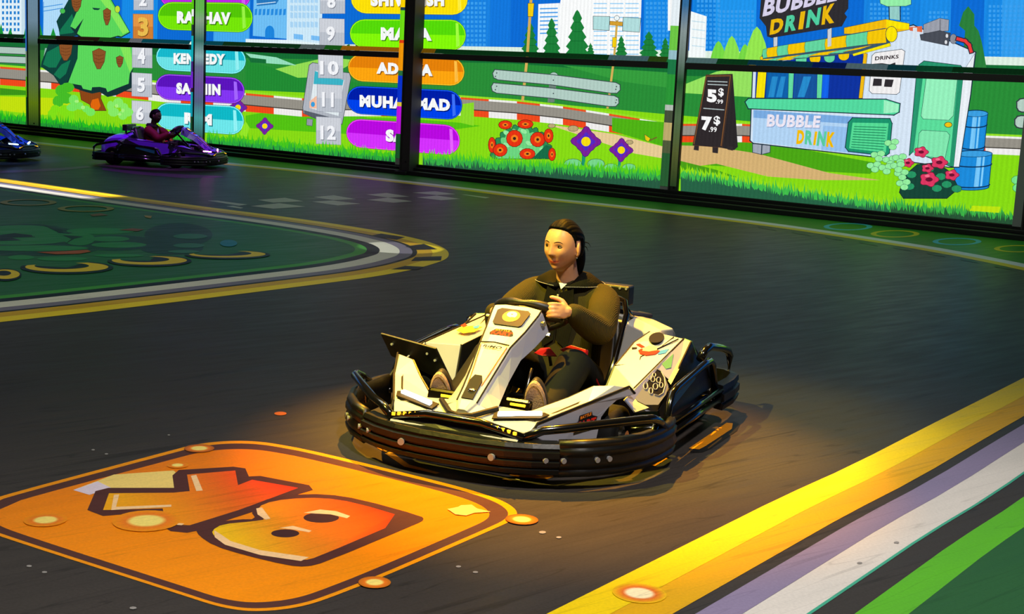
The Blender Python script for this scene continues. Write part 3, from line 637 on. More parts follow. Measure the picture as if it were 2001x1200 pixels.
def tile(z, name, quad, txt, tq, label, orange_=False):
    def f(a):
        c0 = (228, 150, 70) if orange_ else (206, 210, 218)
        a.p(quad, c0, 5, (150, 156, 170) if not orange_ else (150, 90, 30)); q = [bil(quad, u, v) for u, v in ((0, .0), (1, .0), (1, .5), (0, .5))]
        a.p(q, (208, 128, 52) if orange_ else (188, 194, 204))
    o = wart(name, label, z, T2 - .004, f)
    a = wa_(z, T2); a.text(txt, [(p_[0] + 4, p_[1] + 5) for p_ in tq], (120, 124, 138) if not orange_ else (120, 70, 24), .04); a.text(txt, tq, (244, 246, 250) if not orange_ else (236, 190, 80), .04)
    n_ = a.build('numeral', PROJ, o)
def qd(x0, y0, x1, y1, sl=0): return [(x0, y1), (x1, y1 + sl), (x1, y0 + sl), (x0, y0)]
tile(ZL, 'rank_tile', qd(872, -60, 998, 64), '2', qd(905, -50, 955, 40), 'grey rank tile cut by the top of the photo')
tile(ZL, 'rank_tile', qd(868, 92, 996, 252, 2), '3', qd(898, 112, 966, 236), 'orange rank tile with the number 3', True)
tile(ZL, 'rank_tile', qd(862, 276, 990, 438, 4), '4', qd(896, 312, 946, 416), 'grey rank tile with the number 4')
tile(ZL, 'rank_tile', qd(860, 474, 988, 624, 8), '5', qd(894, 506, 944, 600), 'grey rank tile with the number 5')
tile(ZL, 'rank_tile', qd(860, 656, 984, 800, 8), '6', qd(886, 694, 936, 784), 'grey rank tile with the number 6')
tile(ZM, 'rank_tile', qd(516, -80, 684, 92), '8', qd(562, -40, 620, 56), 'grey rank tile with the number 8')
tile(ZM, 'rank_tile', qd(512, 128, 680, 314, 5), '9', qd(556, 182, 616, 284), 'grey rank tile with the number 9')
tile(ZM, 'rank_tile', qd(502, 360, 670, 536, 5), '10', qd(512, 418, 642, 516, 4), 'grey rank tile with the number 10')
tile(ZM, 'rank_tile', qd(494, 582, 664, 766, 8), '11', qd(526, 634, 608, 736, 4), 'grey rank tile with the number 11')
tile(ZM, 'rank_tile', qd(488, 806, 656, 990, 8), '12', qd(516, 864, 622, 962, 4), 'grey rank tile with the number 12')
def pill(z, x0, x1, yt, yb, slt, slb, dark, light, txt, tq, label, edge=None, base=T2):
    """stadium-shaped name plate: top edge yt..yt+slt, bottom edge yb..yb+slb across its length"""
    def shape(ins):
        h = (yb - yt)/2; r_ = min(h*1.05, (x1 - x0)*.2); pts = []
        for (cx, sg_, a0) in ((x1 - r_, 1, -90), (x0 + r_, -1, 90)):
            for q in range(11):
                t = R(a0 + 180*q/10); ux = cx + (r_ - ins)*math.cos(t); v = (math.sin(t) + 1)/2
                fr = (ux - x0)/(x1 - x0); T, B = yt + slt*fr + ins, yb + slb*fr - ins; pts.append((ux, T + (B - T)*v))
        return pts
    def f(a):
        a.p(shape(-3), edge or tuple(int(v*.55) for v in dark)); a.p(shape(0), tuple(min(255, int(v*1.1 + 25)) for v in light)); a.p(shape(6), dark)
        s_ = shape(8); lowq = [p_ for p_ in s_ if p_[1] > (yt + yb)/2 + (slt + slb)/2*((p_[0] - x0)/(x1 - x0)) - 2]
        a.p(sorted([p_ for p_ in lowq if p_[0] > (x0 + x1)/2], key=lambda p_: p_[1]) + sorted([p_ for p_ in lowq if p_[0] <= (x0 + x1)/2], key=lambda p_: -p_[1]), light)
        a.p([(x1 - 70, yt + slt + 20), (x1 - 50, yt + slt + 24), (x1 - 42, yb + slb - 34), (x1 - 64, yb + slb - 24)], tuple(min(255, int(v*.8 + 60)) for v in light))
    o = wart('name_plate', label, z, base, f)
    a = wa_(z, base + .004); a.text(txt, [(p_[0] + 6, p_[1] + 7) for p_ in tq], tuple(int(v*.6) for v in dark), .07); a.text(txt, tq, (248, 250, 250), .07); a.build('lettering', PROJ, o)
pill(ZL, 1034, 1640, -180, 60, 0, 8, (150, 10, 190), (190, 40, 230), 'I', qd(1300, -90, 1320, -50), 'purple name plate cut by the top of the photo', base=T2 - .008)
pill(ZL, 1030, 1644, 14, 190, 6, 22, (84, 200, 8), (118, 232, 10), 'RAGHAV', qd(1152, 72, 1502, 152, 8), 'green name plate on the left, third in the list')
pill(ZL, 1018, 1600, 284, 454, 24, 30, (24, 186, 206), (110, 228, 232), 'KENNEDY', qd(1130, 346, 1466, 416, 6), 'turquoise name plate beside rank tile 4')
pill(ZL, 1016, 1592, 480, 644, 30, 34, (92, 20, 190), (132, 54, 244), 'SACHIN', qd(1148, 538, 1436, 612, 10), 'violet name plate beside rank tile 5')
pill(ZL, 1014, 1588, 666, 836, 30, 46, (16, 186, 200), (110, 232, 236), 'RIM', qd(1200, 732, 1380, 806, 12), 'turquoise name plate beside rank tile 6')
pill(ZM, 728, 1530, -110, 90, 0, 12, (246, 190, 0), (255, 226, 10), 'SHIVANSH', qd(862, -50, 1370, 44), 'yellow name plate cut by the top of the photo')
pill(ZM, 720, 1518, 134, 326, 4, 24, (86, 220, 10), (132, 250, 10), 'MAYA', qd(932, 188, 1284, 276, 6), 'green name plate beside rank tile 9')
pill(ZM, 708, 1508, 370, 556, 30, 38, (230, 130, 10), (255, 166, 16), 'ADITYA', qd(902, 428, 1290, 508, 18), 'orange name plate beside rank tile 10')
pill(ZM, 700, 1492, 592, 780, 36, 48, (0, 30, 170), (0, 66, 236), 'MUHAMMAD', qd(786, 654, 1410, 738, 30), 'blue name plate beside rank tile 11')
pill(ZM, 696, 1476, 818, 1010, 50, 64, (186, 10, 226), (214, 50, 255), 'SAI', qd(966, 892, 1130, 978, 6), 'magenta name plate beside rank tile 12')
def flower(a, c, s, lv=True):
    if lv:
        a.line([(c[0] - s*.15, c[1] + s*.9), (c[0] - s*.2, c[1] + s*1.9)], (30, 150, 110), s*.25)
        for dx in (-.9, .7): a.disc((c[0] + s*dx, c[1] + s*1.55), s*.6, s*.34, (120, 216, 140), s*.05, n=12)
    fl4 = lambda k, e: [(c[0] + s*k*(.70 + .30*abs(math.cos(2*t))**e + .05*math.cos(8*t))*math.cos(t - 1.53), c[1] + s*k*(.70 + .30*abs(math.cos(2*t))**e + .05*math.cos(8*t))*math.sin(t - 1.53)) for t in (2*math.pi*q/40 for q in range(40))]
    a.p(fl4(1.0, 2.2), (122, 34, 156), s*.07, (60, 20, 90)); a.p(fl4(.62, 2.2), (84, 44, 196)); a.disc(c, s*.33, s*.33, (250, 222, 20))
wart('flower_picture', 'large purple flower right of the red-flowered bush picture', ZN, T2, lambda a: flower(a, (795, 830), 84))
wart('flower_picture', 'smaller purple flower beside the large one in the picture', ZN, T2, lambda a: flower(a, (1002, 880), 66))
wart('flower_picture', 'purple square flower left of the number tiles', ZM, T2, lambda a: flower(a, (132, 870), 56, False))
wart('flower_picture', 'purple flower behind the end of the violet name plate', ZL, T2 - .003, lambda a: flower(a, (1550, 700), 56, False))
def f_rbush(a):
    leafy = lambda cx, cy, rx, ry, n, k: [(cx + rx*(1 + k*abs(math.sin(n*t/2)))*math.cos(t), cy + ry*(1 + k*abs(math.sin(n*t/2)))*math.sin(t)) for t in (math.pi + math.pi*q/60 for q in range(61))]
    a.p(leafy(420, 930, 165, 180, 26, .13), (44, 140, 84), 6)
    a.p(leafy(410, 930, 130, 160, 22, .14), (110, 214, 130))
    for lx_, ly_ in ((330, 780), (430, 770), (460, 840), (330, 850), (420, 880), (540, 880)): a.disc((lx_, ly_), 22, 13, (150, 236, 160), 2, n=10, oc=(60, 160, 100), rot=.5); a.p([(560, 850), (596, 860), (600, 930), (480, 930)], (24, 110, 72))
    for c, rx, ry in (((322, 732), 38, 24), ((440, 728), 44, 24), ((376, 812), 46, 48), ((512, 818), 42, 42), ((576, 796), 26, 40), ((244, 850), 20, 44), ((292, 880), 40, 36), ((452, 902), 44, 30), ((596, 905), 20, 36)):
        a.disc(c, rx, ry, (232, 52, 20), 6, n=14, oc=(110, 20, 20)); a.disc(c, rx*.45, ry*.45, (248, 130, 30)); a.disc(c, rx*.2, ry*.2, (60, 40, 30))
wart('bush_picture', 'round bush with red flowers in the wall picture', ZN, T2, f_rbush)
wart('butterfly_picture', 'small yellow butterfly in the wall picture', ZN, T2, lambda a: (a.p([(1140, 790), (1172, 812), (1160, 830), (1144, 820)], (236, 206, 20), 4), a.line([(1172, 822), (1208, 806)], (110, 110, 40), 8)))
def f_aboard(a):
    a.p([(238, 378), (264, 748), (246, 764), (180, 752), (206, 384)], (44, 40, 42), 3); a.many([[(44, 738), (68, 742), (66, 768), (40, 764)], [(136, 748), (166, 752), (164, 782), (136, 778)], [(214, 744), (242, 748), (240, 768), (212, 762)]], (50, 44, 46))
    a.p([(104, 382), (238, 378), (184, 752), (36, 740)], (48, 42, 44), 3, (100, 64, 40)); a.line([(108, 388), (228, 386), (180, 742)], (132, 86, 46), 5); a.line([(106, 388), (42, 734)], (132, 86, 46), 4)
    for y in (414, 430): a.line([(114, y), (210, y + 4)], (176, 190, 190), 5)
    a.line([(92, 552), (194, 560)], (176, 190, 190), 5)
    a.text('5', qd(108, 454, 158, 520, 4), (250, 250, 250), .06); a.text('$', qd(166, 448, 194, 494, 2), (250, 250, 250), .03); a.text('.99', qd(154, 506, 190, 528, 2), (250, 250, 250), .02)
    a.text('7', qd(80, 592, 134, 664, 4), (250, 250, 250), .06); a.text('$', qd(142, 590, 176, 640, 2), (250, 250, 250), .03); a.text('.99', qd(118, 646, 158, 672, 2), (250, 250, 250), .02)
wart('price_board_picture', 'black price board reading 5.99 and 7.99 in the wall picture', ZR, T2, f_aboard)
def f_kiosk(a):   # zoom R
    DK = (26, 46, 62)
    a.p([(342, 730), (392, 740), (430, 736), (428, 776), (386, 786), (342, 776)], (160, 168, 182), 6, DK); a.line([(388, 742), (386, 784)], DK, 5)
    a.p([(345, 330), (910, 250), (1000, 170), (1160, 130), (1475, 268), (1450, 480), (1390, 850), (1340, 850), (980, 800), (345, 728), (330, 715)], (214, 230, 246), 11, DK)
    a.p([(360, 330), (905, 250), (900, 505), (352, 505)], (16, 52, 160))
    a.p([(416, 350), (525, 350), (520, 500), (408, 500)], (16, 96, 170)); a.p([(560, 350), (668, 350), (664, 500), (548, 500)], (24, 84, 156)); a.p([(680, 330), (735, 340), (725, 500), (668, 500)], (20, 100, 236))
    for q in ([(440, 390), (470, 390), (450, 495), (420, 495)], [(485, 390), (510, 390), (490, 495), (460, 495)], [(600, 390), (640, 390), (605, 495), (570, 495)]): a.p(q, (40, 140, 206))
    a.p([(370, 345), (412, 350), (400, 498), (358, 498)], (250, 230, 10), 4, DK); a.p([(908, 270), (925, 275), (900, 500), (882, 500)], (240, 186, 20), 4, DK)
    for x in (526, 672): a.p([(x, 345), (x + 26, 350), (x + 18, 500), (x - 4, 500)], (100, 220, 160), 3, DK)
    a.p([(370, 318), (480, 315), (478, 345), (370, 345)], (14, 84, 120), 5, (30, 170, 110)); a.p([(500, 318), (612, 322), (610, 350), (500, 348)], (14, 84, 120), 5, (30, 170, 110))
    a.p([(345, 560), (960, 600), (940, 792), (340, 724)], (178, 212, 244)); a.p([(345, 560), (985, 605), (980, 640), (345, 600)], (122, 172, 226)); a.p([(700, 640), (985, 660), (960, 792), (690, 765)], (150, 194, 240))
    a.p([(305, 520), (320, 504), (1020, 508), (1090, 530), (1086, 570), (1060, 584), (320, 552)], (84, 218, 160), 10, DK); a.p([(1010, 510), (1086, 532), (1082, 572), (1008, 578)], (160, 244, 196))
    a.p([(830, 625), (850, 602), (1040, 606), (1050, 630), (1036, 780), (1020, 792), (830, 770), (815, 750)], (30, 150, 110), 8, DK); a.p([(850, 625), (1034, 628), (1020, 778), (832, 756)], (86, 220, 150))
    for i in range(9): a.line([(860 - i*2, 645 + i*13), (1022 - i*2, 650 + i*14)], (26, 130, 90), 4)
    # door
    a.p([(1190, 330), (1215, 312), (1400, 335), (1418, 355), (1370, 850), (1345, 846), (1160, 770), (1140, 790), (1175, 400)], (40, 150, 110), 6, DK)
    a.p([(1215, 345), (1390, 355), (1345, 830), (1160, 780)], (92, 222, 156)); a.p([(1228, 390), (1384, 395), (1362, 590), (1340, 612), (1210, 605), (1200, 590)], (150, 242, 190), 4, DK); a.p([(1190, 680), (1205, 664), (1330, 672), (1345, 690), (1320, 810), (1180, 790)], (130, 232, 176), 4, DK)
    a.disc((1338, 636), 18, 12, (240, 196, 20), 5)
    a.p([(1418, 360), (1472, 275), (1450, 480), (1392, 850), (1366, 850)], (236, 242, 248), 3, DK)
    # notice on the wall
    a.p([(950, 285), (965, 270), (1100, 252), (1116, 262), (1088, 470), (1074, 480), (950, 476), (936, 462)], (242, 240, 240), 5, DK)
    a.text('DRINKS', [(964, 308), (1084, 298), (1086, 278), (966, 288)], (50, 40, 44), .03); a.p([(955, 325), (1000, 322), (1040, 328), (1068, 318), (1070, 340), (952, 340)], (50, 46, 50))
    a.p([(958, 400), (1000, 402), (998, 438), (952, 438)], (50, 46, 50)); a.p([(1016, 404), (1060, 406), (1050, 444), (1010, 442)], (50, 46, 50))
kio = wart('kiosk_picture', 'pale blue drinks kiosk with a green door in the wall picture', ZR, T2, f_kiosk)
def f_awning(a):   # zoom T (6.06)
    DK = (26, 46, 62); Y1, G1 = (246, 200, 10), (100, 214, 160)
    a.p([(1150, 330), (1640, 230), (1920, 280), (1920, 350), (1660, 400), (1150, 400)], (244, 190, 16), 9, DK); a.p([(1650, 230), (1920, 282), (1915, 350), (1650, 330)], (252, 230, 10))
    a.p([(190, 600), (240, 570), (1640, 330), (1700, 520), (1250, 650), (1180, 640), (200, 735), (160, 700)], (60, 90, 110))
    xs = [(190, 590, 690), (240, 572, 680), (362, 550, 664), (490, 528, 645), (690, 500, 620), (930, 462, 590), (1180, 420, 556), (1430, 376, 525), (1650, 340, 505)]
    for i in range(8):
        (x0, t0, b0), (x1, t1, b1) = xs[i], xs[i + 1]; a.p([(x0, t0), (x1, t1), (x1 - 10, (t1 + b1)/2), (x1, b1), (x0, b0), (x0 - 10, (t0 + b0)/2)], G1 if i % 2 == 0 else Y1, 7, DK)
    xu = [(200, 700), (330, 690), (470, 670), (650, 650), (850, 625), (1090, 595), (1270, 575), (1480, 535)]
    for i in range(7):
        (x0, y0), (x1, y1) = xu[i], xu[i + 1]; a.p([(x0, y0), (x1, y1), (x1 - 140, y1 + 70 - i*4), (x0 - 130, y0 + 40)], Y1 if i % 2 == 0 else G1, 4, DK)
    for c, col in (((640, 720), G1), ((805, 700), Y1), ((975, 690), G1), ((1145, 665), Y1)): a.p([(c[0] - 64, c[1] - 20)] + [(c[0] + 62*math.cos(R(t)), c[1] + 50*math.sin(R(t))) for t in range(180, -1, -20)] + [(c[0] + 64, c[1] - 30)], col, 8, DK)
    a.p([(1250, 640), (1690, 510), (1700, 545), (1260, 664)], (250, 232, 10), 6, DK); a.disc((1710, 405), 66, 90, (252, 230, 10), 12, oc=DK); a.disc((170, 690), 16, 20, (246, 200, 10), 6, oc=DK)
    a.disc((60, 770), 40, 26, (246, 210, 10), 8, oc=DK); a.disc((-20, 690), 2, 2, Y1)
    a.line([(1680, 80), (1685, 230)], DK, 12); a.line([(1815, 70), (1815, 240)], DK, 12); a.p([(1688, 70), (1805, 70), (1808, 240), (1690, 222)], (150, 206, 200))
    a.p([(1570, -60), (1940, -80), (1940, 50), (1880, 70), (1660, 74), (1580, 40)], (150, 240, 170), 10, DK)
AW = wart('awning_picture', 'yellow and green striped awning of the kiosk picture', ZT, T3, f_awning)
def f_sign(a):
    DK = (48, 46, 50)
    for x in (335, 975): a.p([(x - 22, 350), (x + 26, 330), (x + 22, 545), (x - 22, 555)], (200, 206, 214), 9, (40, 46, 56))
    a.p([(170, -60), (1200, -200), (1195, 100), (1150, 160), (1180, 200), (1120, 310), (900, 345), (290, 445), (240, 430), (225, 310), (150, 215)], DK, 6, (28, 30, 36))
    a.text('BUBBLE', [(180, 200), (1060, 10), (1100, -170), (215, -10)], (216, 210, 236), .04)
    for t_, q, col in (('D', [(265, 415), (410, 385), (445, 200), (285, 235)], (236, 186, 16)), ('R', [(440, 385), (575, 358), (610, 155), (470, 190)], (80, 206, 160)), ('I', [(605, 350), (660, 345), (690, 130), (635, 140)], (236, 186, 16)),
                       ('N', [(695, 335), (850, 290), (880, 85), (725, 120)], (80, 206, 160)), ('K', [(880, 295), (1030, 270), (1050, 30), (905, 75)], (236, 186, 16))): a.text(t_, q, col, .05)
wart('shop_sign_picture', 'black sign reading BUBBLE DRINK over the kiosk picture', ZT, T3 + .004, f_sign)
def f_ktext(a):
    a.text('BUBBLE', [(306, 830), (846, 842), (862, 716), (316, 702)], (120, 150, 200), .055); a.text('BUBBLE', [(302, 824), (842, 836), (858, 710), (312, 696)], (238, 232, 244), .04)
    for t_, q, col in (('D', [(604, 1000), (678, 1000), (694, 858), (618, 856)], (244, 190, 10)), ('R', [(690, 1000), (768, 1012), (784, 866), (702, 858)], (90, 206, 160)), ('I', [(776, 1010), (800, 1012), (822, 872), (796, 870)], (244, 190, 10)), ('N', [(810, 1016), (896, 1022), (916, 872), (832, 868)], (90, 206, 160)), ('K', [(908, 1028), (988, 1034), (1008, 880), (924, 874)], (244, 190, 10))): a.text(t_, q, col, .055)
wart('kiosk_lettering', 'BUBBLE DRINK lettering on the front of the kiosk picture', ZK, T3 + .002, f_ktext)
def f_roof(a):   # zoom Q
    DK = (40, 44, 54)
    a.p([(580, 165), (710, 155), (710, 215), (590, 200)], (226, 110, 70)); a.p([(620, 170), (660, 170), (660, 280), (620, 270)], (220, 230, 240))
    a.p([(725, 140), (880, 80), (970, 95), (965, 200), (890, 205), (725, 225)], (156, 160, 172), 7, DK); a.line([(885, 90), (885, 200)], DK, 5)
    a.p([(690, 240), (880, 200), (985, 225), (965, 345), (700, 290)], (74, 78, 88), 7, DK); a.disc((952, 250), 13, 20, (220, 222, 226), n=10); a.disc((942, 312), 13, 20, (220, 222, 226), n=10)
    a.disc((1015, 280), 32, 46, (140, 144, 156), 7, oc=DK); a.line([(1060, 280), (1130, 300), (1170, 340), (1188, 400)], DK, 50); a.line([(1060, 280), (1130, 300), (1170, 340), (1188, 400)], (236, 60, 60), 30)
wart('roof_unit_picture', 'grey roof machine with a red hose on the kiosk picture', ZQ, T3 + .002, f_roof)
def f_barrel(a):
    DK = (16, 50, 90)
    for x0, x1, y0, y1 in ((1440, 1530, 565, 775), (1400, 1552, 770, 968)):
        cxm, rx_ = (x0 + x1 - 12)/2, (x1 - x0 + 30)/2
        arc = lambda yy, sg, k=1: [(cxm - (yy - y0)*.10 + rx_*k*math.cos(t), yy + sg*16*math.sin(t)) for t in (math.pi*q/14 for q in range(15))]
        a.p(arc(y0 + 14, -1) + arc(y1 - 16, 1)[::-1], (30, 140, 220), 7, DK)
        a.p([(x1 - 66, y0 + 14), (x1 - 44, y0 + 14), (x1 - 60, y1 - 14), (x1 - 84, y1 - 16)], (120, 200, 250)); a.p([(x1 - 36, y0 + 14), (x1 - 26, y0 + 14), (x1 - 42, y1 - 20), (x1 - 52, y1 - 18)], (130, 206, 250))
        a.disc((cxm, y0 + 14), rx_, 15, (60, 160, 226), 5, oc=DK)
        for f_ in (.33, .86): a.line(arc(y0 + (y1 - y0)*f_, 1, 1.05), DK, 6)
    a.p([(1690, 520), (1704, 508), (1720, 505), (1800, 510), (1800, 572), (1712, 568), (1698, 562), (1690, 548)], (180, 206, 194), 12, (50, 60, 66)); a.p([(1680, 610), (1692, 596), (1710, 592), (1800, 596), (1800, 656), (1702, 650), (1688, 645), (1680, 634)], (180, 206, 194), 12, (50, 60, 66))
wart('barrel_picture', 'two stacked blue barrels beside the kiosk picture', ZR, T1 + .003, f_barrel)
def f_rose(a):
    DK = (30, 60, 50)
    a.p([(1090, 980), (1110, 900), (1180, 840), (1280, 830), (1350, 880), (1390, 960), (1330, 1010), (1110, 1010)], (24, 70, 56), 6, (30, 26, 40))
    for c in ((1150, 890), (1240, 860), (1300, 900), (1330, 940), (1140, 950), (1280, 960), (1380, 962)): a.disc(c, 26, 18, (40, 150, 100), 4, n=9, oc=DK)
    for c, s in (((1200, 775), 34), ((1132, 830), 28), ((1292, 828), 40), ((1232, 858), 28), ((1356, 892), 34), ((1240, 915), 46)):
        a.p([(c[0] + s*(.95 + .13*math.cos(5*t))*math.cos(t), c[1] + s*.75*(.95 + .13*math.cos(5*t))*math.sin(t)) for t in (2*math.pi*q/40 for q in range(40))], (222, 56, 98), 5, (110, 20, 50)); a.disc(c, s*.42, s*.24, (110, 20, 50), n=10); a.disc((c[0] - s*.2, c[1] - s*.4), s*.3, s*.16, (246, 110, 140), n=9)
    for cx, cy in ((980, 795), (1050, 735), (960, 850), (1040, 820), (1020, 860), (1100, 890), (1090, 810), (1110, 940), (1080, 850)):
        for dx, dy in ((-18, -6), (16, -12), (4, 14)): a.disc((cx + dx, cy + dy), 20, 15, (150, 240, 160), 3, n=9, oc=(30, 90, 80))
    for dx, dy in ((0, 0), (36, 24), (6, 40)): a.disc((1690 + dx, 918 + dy), 30, 22, (120, 230, 140), 4, n=9, oc=(30, 110, 80))
    a.p([(1700, 960), (1740, 960), (1740, 1040), (1690, 1030)], (20, 70, 50))
wart('rose_bush_picture', 'rose bush with dark pink flowers in the wall picture', ZR, T3 + .006, f_rose)
# ------------------------------------------------------------------ steel frame in front of the picture
STEEL = mat('grey_steel', (96, 98, 98), .38, .85, bump=('noise', 40, .1)); DARK = mat('dark_frame', (62, 60, 60), .6, .3); BLACKRAIL = mat('black_base_rail', (20, 22, 22), .5)
def wbox(mm, s0, s1, z0, z1, d0, d1, sl=0):
    vs = [wall_p(s, z + (wz(s) if sl else 0), d) for d in (d0, d1) for s, z in ((s0, z0), (s1, z0), (s1, z1), (s0, z1))]
    return mm.add(vs, [(0, 1, 2, 3), (7, 6, 5, 4), (0, 4, 5, 1), (1, 5, 6, 2), (2, 6, 7, 3), (3, 7, 4, 0)])
POSTS = [(.99, 'A'), (4.99, 'B'), (9.27, 'C'), (13.41, 'D'), (17.78, 'E')]
spec = {'first': (-3.46, -3.18, .06, -3.54, -3.46, STEEL), 'A': (.86, 1.14, .06, .79, .86, STEEL), 'B': (4.89, 5.10, .06, 4.81, 4.89, STEEL), 'C': (9.20, 9.34, .25, 9.09, 9.20, DARK), 'D': (13.36, 13.46, .07, 13.22, 13.36, STEEL), 'E': (17.74, 17.90, .10, 17.62, 17.74, DARK)}
strips = {'A': [(0, 100, (50, 110, 190)), (100, 150, (120, 140, 120)), (150, 190, (80, 150, 20)), (190, 260, (30, 80, 30))],
          'B': [(-60, 18, (90, 200, 20)), (18, 32, (235, 240, 235)), (32, 48, (90, 200, 20)), (48, 70, (40, 60, 50)), (70, 120, (20, 170, 180)), (120, 140, (70, 40, 120)), (140, 172, (110, 40, 200)), (172, 180, (60, 30, 50)), (180, 228, (16, 150, 170)), (228, 290, (24, 70, 40))],
          'C': [(-60, 14, (250, 210, 0)), (14, 20, (30, 60, 80)), (20, 78, (110, 220, 20)), (78, 84, (220, 60, 20)), (84, 138, (240, 150, 10)), (138, 148, (40, 110, 60)), (148, 200, (10, 50, 200)), (200, 208, (220, 190, 60)), (208, 262, (190, 20, 220)), (262, 310, (24, 80, 40))],
          'D': [(-60, 50, (230, 240, 245)), (50, 98, (110, 200, 70)), (98, 116, (150, 190, 200)), (116, 145, (30, 120, 70)), (145, 205, (44, 150, 56)), (205, 216, (180, 190, 180)), (216, 240, (70, 80, 60)), (240, 275, (190, 170, 110)), (275, 300, (80, 90, 60)), (300, 365, (40, 90, 50))]}
PLAB = {'first': 'steel post beyond the left edge of the photo', 'A': 'grey steel post left of the cartoon pine', 'B': 'steel post across the left list of name plates', 'C': 'dark steel post across the right list of name plates', 'D': 'steel post between flower pictures and price board', 'E': 'dark steel post at the right edge of the photo'}
for s, k in POSTS:
    s0, s1, d, t0, t1, mt_ = spec[k]
    root = empty('steel_post', wall_p(s, 0)); tag(root, PLAB[k], 'post', 'steel posts of the wall frame')
    mv = lambda mm: [tuple(Vector(v) - root.location) for v in mm.v]
    mm = MB(); wbox(mm, s0, s1, 0, 3.1, 0.04, d); mm.v = mv(mm); mm.build('post_face', mt_, root, bevel=.008)
    mm = MB(); wbox(mm, s0 - .02, s0, 0, 3.1, .04, d + .012); wbox(mm, s1, s1 + .016, 0, 3.1, .04, d + .012); mm.v = mv(mm); mm.build('post_flange', DARK, root)
    mm = MB(); wbox(mm, s0 - .04, s1 + .016, 0, .05, .04, d + .1); mm.v = mv(mm); mm.build('foot_plate', BLACKRAIL, root, bevel=.006)
    for zb_ in (.18,):
        mm = MB(); c = wall_p((s0 + s1)/2 + .01, zb_, d) - root.location; mm.cyl(c, WN, .014, .016, 8); mm.build('bolt', BLACKRAIL, root)
    mm = MB(); wbox(mm, t0, t1, .13, 3.1, .04, d - .004); mm.v = mv(mm); pl = mm.build('lit_flange', mat('pale_flange', (170, 176, 176), .6), root)
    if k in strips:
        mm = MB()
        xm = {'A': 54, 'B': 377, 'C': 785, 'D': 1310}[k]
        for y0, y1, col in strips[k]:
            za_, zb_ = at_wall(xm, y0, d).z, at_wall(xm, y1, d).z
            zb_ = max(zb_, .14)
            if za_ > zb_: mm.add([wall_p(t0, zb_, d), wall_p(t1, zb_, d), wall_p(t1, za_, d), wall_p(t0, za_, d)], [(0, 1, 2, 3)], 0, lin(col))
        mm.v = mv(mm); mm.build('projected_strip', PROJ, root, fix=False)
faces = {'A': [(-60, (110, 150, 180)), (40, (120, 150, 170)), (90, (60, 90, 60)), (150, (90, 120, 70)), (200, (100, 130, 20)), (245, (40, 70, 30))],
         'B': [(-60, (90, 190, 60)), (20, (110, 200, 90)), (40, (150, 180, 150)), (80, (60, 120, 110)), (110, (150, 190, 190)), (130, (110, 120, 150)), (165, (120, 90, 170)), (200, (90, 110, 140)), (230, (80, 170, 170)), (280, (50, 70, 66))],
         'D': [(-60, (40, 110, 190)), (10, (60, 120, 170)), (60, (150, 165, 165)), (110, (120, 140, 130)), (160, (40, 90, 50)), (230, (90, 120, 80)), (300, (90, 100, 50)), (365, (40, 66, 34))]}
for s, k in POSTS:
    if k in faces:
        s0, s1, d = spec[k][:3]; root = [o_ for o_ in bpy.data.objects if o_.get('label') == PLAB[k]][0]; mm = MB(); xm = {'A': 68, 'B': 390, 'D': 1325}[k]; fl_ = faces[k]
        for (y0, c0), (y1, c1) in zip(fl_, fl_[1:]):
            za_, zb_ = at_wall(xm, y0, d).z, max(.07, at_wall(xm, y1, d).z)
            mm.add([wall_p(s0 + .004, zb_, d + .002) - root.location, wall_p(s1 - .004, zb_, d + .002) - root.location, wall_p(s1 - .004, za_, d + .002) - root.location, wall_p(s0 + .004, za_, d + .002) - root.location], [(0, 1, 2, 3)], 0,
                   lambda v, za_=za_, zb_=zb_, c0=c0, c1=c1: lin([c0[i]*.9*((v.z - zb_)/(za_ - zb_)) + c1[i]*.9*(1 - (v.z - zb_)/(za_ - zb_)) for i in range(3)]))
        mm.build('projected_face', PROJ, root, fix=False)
RLAB = ['lower rail left of the first visible post', 'dark cross rail over the cartoon pine', 'dark cross rail between the two lists of names', 'dark cross rail over the guard rail picture', 'dark cross rail over the kiosk picture']
lo = [-3.18, 1.16, 5.12, 9.36, 13.48]; hi = [.78, 4.80, 9.08, 13.21, 17.61]
lip = [[(0, 1, (16, 70, 34))], [(0, .12, (40, 110, 30)), (.12, .42, (60, 36, 24)), (.42, .62, (40, 120, 40)), (.62, .7, (170, 176, 186)), (.7, 1, (14, 120, 140))], [(0, .1, (12, 120, 140)), (.1, .5, (20, 84, 40)), (.5, .62, (140, 160, 160)), (.62, .7, (40, 150, 40)), (.7, 1, (255, 160, 20))],
       [(0, .06, (190, 130, 10)), (.06, .78, (16, 84, 34)), (.78, .93, (110, 160, 170)), (.93, 1, (70, 110, 30))], [(0, .1, (130, 180, 180)), (.1, .2, (18, 96, 44)), (.2, .4, (16, 84, 110)), (.4, .5, (10, 40, 130)), (.5, .62, (130, 170, 180)), (.62, .7, (20, 90, 100)), (.7, .8, (16, 110, 66)), (.8, 1, (14, 72, 32))]]
